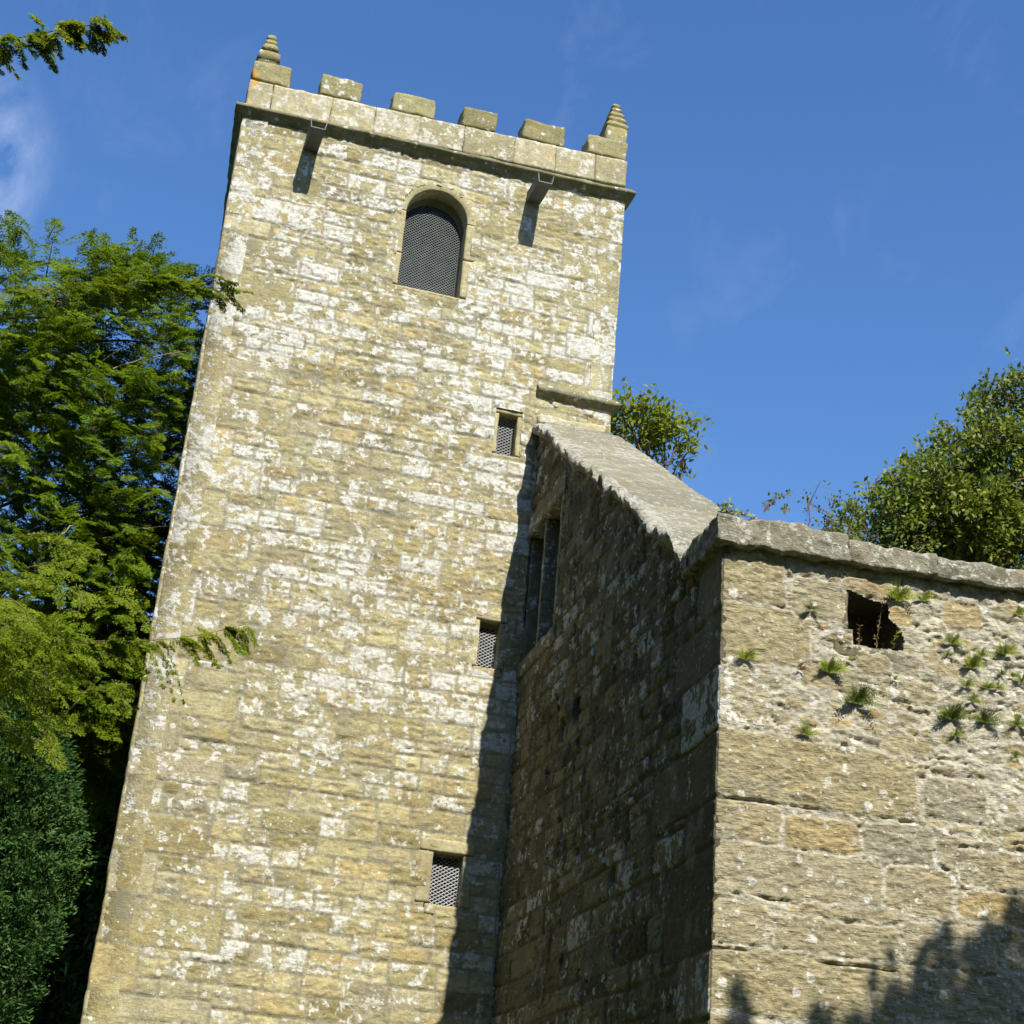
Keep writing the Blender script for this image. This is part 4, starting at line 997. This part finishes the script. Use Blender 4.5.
Y = 10.0
def wz(px, py, y=Y): return tuple(at(px, py, y))
def blob(px, py, rpx, rpy, n, y=Y, dy=1.6, depth=None):
    c = at(px, py, y); sc = (y - CAM[1]) / (fw[1] * 1.0) / F
    return (tuple(c), (rpx * sc, depth or dy, rpy * sc), n)
bt = at(1050, 640, Y)
broad_tree('holly_tree', 'bushy olive-green tree behind the chapel eaves at right', (bt[0], Y + 0.5, 0), tuple(at(1060, 430, Y)),
    [blob(1026, 490, 84, 84, 1100), blob(950, 528, 66, 46, 620), blob(1014, 412, 34, 32, 170), blob(966, 452, 34, 30, 160), blob(922, 490, 34, 26, 130), blob(886, 506, 20, 16, 46), blob(1074, 432, 60, 66, 260), blob(1010, 560, 130, 60, 800), blob(870, 535, 36, 20, 130), blob(978, 412, 15, 18, 26), blob(928, 458, 12, 12, 16), blob(866, 494, 9, 7, 8), blob(1002, 382, 10, 10, 10)], 'broad', 31, 0.14, per=12, tw=0.42, gap=-0.14, gs=1.0)
st_ = at(650, 520, 3.0)
broad_tree('sapling', 'small yellow-green tree showing above the raking coping beside the tower', (st_[0] + 0.2, 3.0, 0), tuple(at(640, 425, 3.0)),
    [blob(640, 427, 30, 15, 100, 3.0, 0.6), blob(670, 438, 24, 12, 50, 3.0, 0.5), blob(624, 412, 16, 9, 24, 3.0, 0.4), blob(682, 458, 12, 9, 12, 3.0, 0.3), blob(652, 416, 18, 6, 14, 3.0, 0.4)], 'sapling', 41, 0.105, per=11, tw=0.3, rad=0.09, gap=-0.3, gs=1.6, limbs=14)
sh = at(822, 560, 4.0)
broad_tree('shrub', 'low grey-green shrub top showing over the eaves between gable and tree', (sh[0], 4.0, 0), tuple(at(824, 516, 4.0)),
    [blob(830, 512, 16, 9, 18, 4.0, 0.4), blob(845, 520, 16, 10, 24, 4.0, 0.4), blob(810, 500, 8, 6, 6, 4.0, 0.2), blob(880, 545, 60, 14, 60, 4.0, 0.6)], 'broad', 43, 0.075, per=8, tw=0.26, rad=0.05, gap=-0.4, limbs=8)

# ---- upright yew behind the photographer's right, whose tips shade the foot of the sunlit wall
def irish_yew():
    r = np.random.default_rng(61); K = 7.2
    tips = [(0.22, 3.42, 0.11), (0.85, 3.32, 0.20), (1.13, 3.30, 0.15), (1.88, 4.02, 0.12), (1.45, 3.55, 0.18), (1.66, 3.60, 0.2), (2.25, 4.10, 0.17), (2.5, 4.32, 0.20), (2.75, 4.2, 0.2), (3.05, 4.3, 0.2), (2.05, 3.60, 0.2), (1.25, 3.10, 0.2), (3.4, 4.0, .25), (0.5, 2.85, .2)]
    kv = SUN / -SUN[1]
    base = O_S + SD * 1.9 + kv * K; base[2] = 0
    t = tag(empty('upright_yew', tuple(base)), 'tall upright yew outside the view, casting pointed shadows on the chapel wall', 'tree')
    mbt = MB(); mbt.tube(curve_pts(base, base + [0, 0, 9.5], 0, 0.1, 10, 5), np.linspace(0.35, 0.1, 10), 8); mbt.obj('trunk', MAT['bark'], t)
    parts = []
    for tt, zz, rw in tips:
        tipp = O_S + SD * tt + Z3 * zz + kv * (K + r.uniform(-0.3, 0.3))
        n = 900; h = r.uniform(0, 1, n) ** 0.8 * 1.6; rr = rw * (0.12 + np.minimum(h / 0.55, 1) ** 0.8) * r.uniform(0.1, 1, n) ** 0.5; th = r.uniform(0, 6.283, n)
        P = tipp + np.stack([rr * np.cos(th), rr * np.sin(th), -h - 0.02], 1)
        D = unit(np.stack([np.cos(th) * 0.5, np.sin(th) * 0.5, np.full(n, 0.8)], 1) + r.normal(0, 0.3, (n, 3)))
        parts.append(quads_leaf(P, D, unit(r.normal(0, 1, P.shape)), 0.10, 0.06))
    n = 12000; z = r.uniform(1.0, 10.9, n); th = r.uniform(0, 6.283, n)
    env = np.interp(z, [1, 4, 9, 10.9], [0.8, 1.4, 1.35, 1.15]) * r.uniform(0.3, 1, n) ** 0.5
    c = base + SD * 0.25
    P = c + np.stack([env * np.cos(th), env * np.sin(th) * 0.8, z], 1)
    P = P[(P[:, 0] - c[0]) * 1.0 > -1.0]
    parts.append(quads_leaf(P, unit(r.normal(0, 0.5, P.shape) + [0, 0, 0.8]), unit(r.normal(0, 1, P.shape)), 0.22, 0.12))
    leaves_obj('crown', parts, MAT['cypress'], t)
irish_yew()

# ---- unseen trees added behind the camera and to the left to cut sky fill
r = np.random.default_rng(77); n = 44000
side_ = r.random(n) < 0.55; P = np.empty((n, 3)); f = r.random(n)
P[:, 0] = np.where(side_, -14.5 + r.normal(0, 1.6, n), -16 + 46 * f); P[:, 1] = np.where(side_, -36 + 50 * f, -37 + r.normal(0, 1.6, n))
top = np.where(side_, 19.0, 25.0) + 3.5 * fbm(P[:, 0] * 0.22, P[:, 1] * 0.22, 19, 3); P[:, 2] = top * r.random(n) ** 0.8
v_, q_ = quads_leaf(P, unit(r.normal(0, 1, P.shape)), unit(r.normal(0, 1, P.shape)), r.uniform(0.5, 1.0, n), 0.5)
wd = mesh_obj('sky_blocking_trees', v_, q_, MAT['cypress'], None, None, False); wd['kind'] = 'stuff'; tag(wd, 'unseen belt of trees added to block sky light', 'sky_blocking_trees')

# ---- ferns in the joints of the sunlit wall
def fern(px, py, size, label, mat='fern', nf=14, seed=0, flop=0.0, name='fern', cat='fern', group='ferns rooted in the sunlit wall', off=0.0, narrow=1.0):
    tt, z = on_s(px, py); r = np.random.default_rng(seed)
    root = O_S + SD * tt + SN * (0.012 + off) + Z3 * z
    parts = []
    for k in range(nf):
        a = r.uniform(-1.35, 1.35); L = size * r.uniform(0.45, 1.25)
        d0 = unit(SN * r.uniform(0.2, 0.6) + SD * math.sin(a) * 0.85 + Z3 * (math.cos(a) * 0.95 - flop + 0.1))
        kk = np.linspace(0.08, 1, 9)
        mid = d0[None] * (L * kk)[:, None] - Z3[None] * (L * 0.38 * kk ** 2)[:, None]
        tg = unit(np.gradient(mid, axis=0)); sd = unit(np.cross(tg, SN[None] + 0.2)); nm = np.cross(sd, tg)
        w = L * 0.13 * narrow * np.sin(math.pi * (0.12 + 0.85 * kk)) + 0.002
        for sg in (-1, 1):
            parts.append(quads_leaf(mid, sd * sg * 0.9 + tg * 0.45 + r.normal(0, 0.1, mid.shape), nm + r.normal(0, 0.15, mid.shape), w, L * 0.062))
        parts.append(quads_leaf(mid[:1] * 0, tg[:1], nm[:1], L, L * 0.035))
    V = []; Q = []; n = 0
    for v, q in parts: V.append(v); Q.append(q + n); n += len(v)
    o = mesh_obj(name, np.concatenate(V), np.concatenate(Q), MAT[mat], None, None, False)
    o.location = root
    tag(o, label, cat, group)
    return o

FERNS = [
    (745, 656, 0.125, 'bright fern tuft nearest the shaded corner of the wall', 'fern', 12, .1),
    (828, 668, 0.17, 'spiky green fern on the ledge left below the wall niche', 'fern', 17, .0),
    (857, 698, 0.20, 'large dark bushy fern straight below the wall niche', 'fern_dark', 24, .25),
    (806, 732, 0.125, 'small fern of a few long fronds, lowest at the left', 'fern', 7, .0),
    (811, 606, 0.12, 'straggly fern in the joint left of the niche', 'fern_dark', 9, .5),
    (800, 668, 0.085, 'thin brownish sprig left of the ledge fern', 'dry', 7, .2),
    (851, 660, 0.055, 'tiny pale fern just under the niche sill', 'fern', 7, .0),
    (897, 596, 0.19, 'bright arching fern above the right corner of the niche', 'fern', 16, -.15),
    (922, 598, 0.12, 'broad-fronded fern tucked under the eaves, right of the arching one', 'fern', 9, .0),
    (951, 640, 0.15, 'upright fern clump highest in the cluster right of the niche', 'fern', 15, .1),
    (947, 654, 0.08, 'little fern directly below the upright clump right of the niche', 'fern_dark', 8, .3),
    (1004, 650, 0.15, 'round green fern high beside the right picture edge', 'fern', 15, .1),
    (981, 654, 0.11, 'small bright fern between the upright clump and the round one', 'fern', 11, .1),
    (971, 664, 0.15, 'wide yellowish fern in the middle of the cluster', 'fern', 18, .15),
    (965, 684, 0.11, 'green fern hanging under the wide yellowish one', 'fern', 10, .2),
    (971, 699, 0.10, 'narrow fern hanging above the big dark clump', 'fern', 10, .3),
    (987, 686, 0.10, 'yellow-green fern, left of a touching pair', 'fern', 9, .1),
    (996, 687, 0.10, 'yellow-green fern, right of a touching pair', 'fern', 9, .1),
    (1001, 673, 0.08, 'small dark fern first in the row of three at the right edge', 'fern_dark', 8, .1),
    (1011, 675, 0.08, 'small yellowish fern second in the row of three at the right edge', 'fern', 8, .1),
    (1021, 679, 0.12, 'green fern last in the row of three, cut by the right edge', 'fern', 10, .1),
    (951, 714, 0.20, 'biggest dark fern clump at the foot of the right cluster', 'fern_dark', 24, .15),
    (955, 733, 0.10, 'small green fern hanging under the biggest dark clump', 'fern', 9, .3),
    (984, 718, 0.16, 'brownish-green fern tuft right of the biggest dark clump', 'fern_dark', 18, .1),
    (1016, 722, 0.14, 'flat trailing fern low at the right picture edge', 'fern', 11, .3),
    (1014, 756, 0.075, 'tiny lone fern lowest on the right of the wall', 'fern', 8, .1),
    (1017, 612, 0.10, 'small fern under the eaves slab at the right edge', 'fern', 9, .2),
    (894, 679, 0.05, 'tiny pale fern in mortar right of the large dark one', 'fern', 7, .1)]
for k, (px, py, s, lab, m, nf, fl) in enumerate(FERNS): fern(px, py + s * 30, s * 0.98, lab, m, int(nf * 1.9) + 8, 700 + k, fl)

def weed(px, py, h, label, mats, seed, lean=0.0, off=-0.05, name='weed', lw=0.03, n=26):
    tt, z = on_s(px, py); r = np.random.default_rng(seed); root = O_S + SD * tt + SN * off + Z3 * z
    t = tag(empty(name, tuple(root)), label, 'weed', 'weeds growing in the wall niche')
    mb = MB(); st = curve_pts(root, root + np.array([lean * h, -0.02, h]), 0, 0.02, 8, seed); mb.tube(st, np.linspace(0.005, 0.002, 8), 4); mb.obj('stem', MAT['dry'], t)
    k = r.integers(0, 8, n); P = st[k] + r.normal(0, 0.006, (n, 3)); D = unit(r.normal(0, 0.8, (n, 3)) + [0, -0.3, 0.1])
    leaves_obj('leaves', [quads_leaf(P, D, unit(r.normal(0, .6, (n, 3)) + [0, -.6, .5]), r.uniform(0.6, 1.2, n) * lw, lw * 0.55)], MAT[mats], t)
weed(878, 648, 0.36, 'tall withered reddish weed standing in the wall niche', 'dry', 801, 0.12, -0.04, n=44)
weed(860, 647, 0.19, 'short withered weed at the left of the wall niche', 'dry', 802, 0.05, -0.05, n=34)
weed(893, 648, 0.17, 'small green leafy weed at the right of the wall niche', 'fern', 803, 0.25, -0.03, lw=0.045, n=16)

def proj(P):
    d_ = np.asarray(P) - CAM; k_ = d_ @ fw
    return 512 + F * (d_ @ rt) / k_, 512 - F * (d_ @ up) / k_
def roof_plant(pix, y, label, mat, seed, leafs=0.05, n=30, flowers=0, name='roof_plant', up_=0.1):
    r = np.random.default_rng(seed); pts = [at(a, b, y) for a, b in pix]
    t = tag(empty(name, tuple(pts[0])), label, 'plant')
    mb = MB(); P = []
    for e in pts[1:]:
        c = curve_pts(pts[0], e, 0.04, 0.02, 8, seed); mb.tube(c, np.linspace(0.006, 0.002, 8), 4); P.append(c[1:])
    mb.obj('stem', MAT['bark'], t); P = np.concatenate(P); k = r.integers(0, len(P), n); B = P[k] + r.normal(0, 0.012, (n, 3))
    leaves_obj('leaves', [quads_leaf(B, unit(r.normal(0, 0.8, (n, 3)) + [0, -.2, .1]), unit(r.normal(0, .5, (n, 3)) + [0, -.6, .6]), r.uniform(.6, 1.2, n) * leafs, leafs * .55)], MAT[mat], t)
    if flowers:
        B = np.array([pts[-1 - q % (len(pts) - 1)] for q in range(flowers)]) + r.normal(0, 0.015, (flowers, 3))
        for q in range(flowers):
            leaves_obj('flower', [quads_leaf(np.repeat(B[q:q + 1], 6, 0), unit(r.normal(0, 1, (6, 3))), unit(r.normal(0, 1, (6, 3))), 0.028, 0.022)], MAT['petal'], t)
rw = O_G + GD * 4.15 - GN * 1.05 + Z3 * (11.375 - 0.679 * 4.15 + 0.0); bx, by = proj(rw)
roof_plant([(bx, by)] + [(bx + a, by + b) for a, b in [(-7, -6), (3, -9), (9, -5), (14, 1), (24, 7), (36, 10), (30, 5), (20, 2), (-2, -4)]], rw[1], 'flowering weed sprawling on the far edge of the raking coping', 'fern', 811, 0.055, 80, 3)
roof_plant([(764, 512), (768, 500), (776, 496), (785, 495), (793, 492), (775, 505)], -6.2, 'leafy twig standing up behind the eaves slab nearest the gable', 'broad', 812, 0.05, 40)
roof_plant([(784, 514), (780, 510), (788, 511), (785, 508)], -6.3, 'little leaf rosette on top of the eaves slab', 'broad', 813, 0.04, 16)

# ================================================================== GROUND, SKY, LIGHT
g = NT('churchyard_grass'); co = g.n('ShaderNodeTexCoord').outputs['Object']
f = g.noise(co, 0.8, 8, 0.65)
gm = g.finish(g.ramp(f, [(0.3, (0.03, 0.055, 0.012)), (0.55, (0.055, 0.085, 0.02)), (0.75, (0.09, 0.10, 0.035))]), 0.95, g.noise(co, 40, 4), 0.8, 0.05, 0.1)
n = 80; gx = np.sign(np.linspace(-1, 1, n)) * np.abs(np.linspace(-1, 1, n)) ** 3 * 600; GX, GY = np.meshgrid(gx, gx, indexing='ij')
GZ = np.where(np.hypot(GX, GY) > 30, 0.6 * fbm(GX * 0.03, GY * 0.03, 3, 2) - 0.3, -0.02)
idx = np.arange(n * n).reshape(n, n); q = np.stack([idx[:-1, :-1], idx[1:, :-1], idx[1:, 1:], idx[:-1, 1:]], -1).reshape(-1, 4)
gr = mesh_obj('ground', np.stack([GX, GY, GZ], -1).reshape(-1, 3), q, gm); gr['kind'] = 'structure'

w = bpy.data.worlds.new('World'); scn.world = w; w.use_nodes = True
nt = w.node_tree; nt.nodes.clear()
sky = nt.nodes.new('ShaderNodeTexSky'); sky.sky_type = 'NISHITA'; sky.sun_disc = False
el = math.asin(SUN[2]); rot = math.atan2(SUN[0], SUN[1])
sky.sun_elevation = el; sky.sun_rotation = rot; sky.altitude = 0; sky.air_density = 1.0; sky.dust_density = 0.3; sky.ozone_density = 2.2
tc = nt.nodes.new('ShaderNodeTexCoord'); mpn = nt.nodes.new('ShaderNodeMapping'); mpn.inputs['Scale'].default_value = (9, 9, 4.0); mpn.inputs['Rotation'].default_value = (0.2, 0.5, 0.3)
cn = nt.nodes.new('ShaderNodeTexNoise'); cn.inputs['Scale'].default_value = 1.5; cn.inputs['Detail'].default_value = 8; cn.inputs['Roughness'].default_value = 0.62; cn.inputs['Distortion'].default_value = 0.5
cdir = unit(at(-110, 150, 100) - CAM)
dot = nt.nodes.new('ShaderNodeVectorMath'); dot.operation = 'DOT_PRODUCT'; dot.inputs[1].default_value = tuple(cdir)
m1 = nt.nodes.new('ShaderNodeMapRange'); m1.interpolation_type = 'SMOOTHSTEP'; m1.inputs[1].default_value = 0.9950; m1.inputs[2].default_value = 1.0003
m2 = nt.nodes.new('ShaderNodeMapRange'); m2.inputs[1].default_value = 0.46; m2.inputs[2].default_value = 0.72; m2.inputs[4].default_value = 0.42
mm = nt.nodes.new('ShaderNodeMath'); mm.operation = 'MULTIPLY'
cirr = nt.nodes.new('ShaderNodeMapRange'); cirr.inputs[1].default_value = 0.56; cirr.inputs[2].default_value = 0.9; cirr.inputs[4].default_value = 0.06
ad = nt.nodes.new('ShaderNodeMath'); ad.operation = 'MAXIMUM'
mx = nt.nodes.new('ShaderNodeMix'); mx.data_type = 'RGBA'; mx.inputs[7].default_value = (7.0, 7.6, 8.6, 1)
bg = nt.nodes.new('ShaderNodeBackground'); bg.inputs[1].default_value = 0.13; ow = nt.nodes.new('ShaderNodeOutputWorld')
Lk = nt.links.new
Lk(tc.outputs['Generated'], mpn.inputs[0]); Lk(mpn.outputs[0], cn.inputs['Vector']); Lk(tc.outputs['Generated'], dot.inputs[0]); Lk(dot.outputs['Value'], m1.inputs[0]); Lk(cn.outputs['Fac'], m2.inputs[0])
Lk(m1.outputs[0], mm.inputs[0]); Lk(m2.outputs[0], mm.inputs[1]); Lk(cn.outputs['Fac'], cirr.inputs[0]); Lk(mm.outputs[0], ad.inputs[0]); Lk(cirr.outputs[0], ad.inputs[1])
Lk(ad.outputs[0], mx.inputs[0]); hs = nt.nodes.new('ShaderNodeHueSaturation'); hs.inputs['Hue'].default_value = 0.507; hs.inputs['Saturation'].default_value = 1.24; Lk(sky.outputs[0], hs.inputs['Color']); Lk(hs.outputs[0], mx.inputs[6]); Lk(mx.outputs[2], bg.inputs[0]); Lk(bg.outputs[0], ow.inputs[0])

from mathutils import Vector, Matrix
sl_ = bpy.data.lights.new('sun', 'SUN'); sl_.energy = 5.0; sl_.angle = math.radians(0.53); sl_.color = (1.0, 0.955, 0.85)
so = bpy.data.objects.new('sun', sl_); C.objects.link(so); so.rotation_euler = Vector(tuple(SUN)).to_track_quat('Z', 'Y').to_euler(); so.location = (2, -20, 25)

cd = bpy.data.cameras.new('camera'); cam = bpy.data.objects.new('camera', cd); C.objects.link(cam)
cd.sensor_fit = 'HORIZONTAL'; cd.sensor_width = 36; cd.lens = 36 * F / 1024; cd.clip_start = 0.1; cd.clip_end = 3000
M = Matrix(((rt[0], up[0], -fw[0], CAM[0]), (rt[1], up[1], -fw[1], CAM[1]), (rt[2], up[2], -fw[2], CAM[2]), (0, 0, 0, 1)))
cam.matrix_world = M; scn.camera = cam
vs_ = scn.view_settings; vs_.view_transform = 'Standard'; vs_.look = 'None'; vs_.exposure = 0.62; vs_.gamma = 1.0
scn.cycles.max_bounces = 6; scn.cycles.diffuse_bounces = 4; scn.cycles.transparent_max_bounces = 4
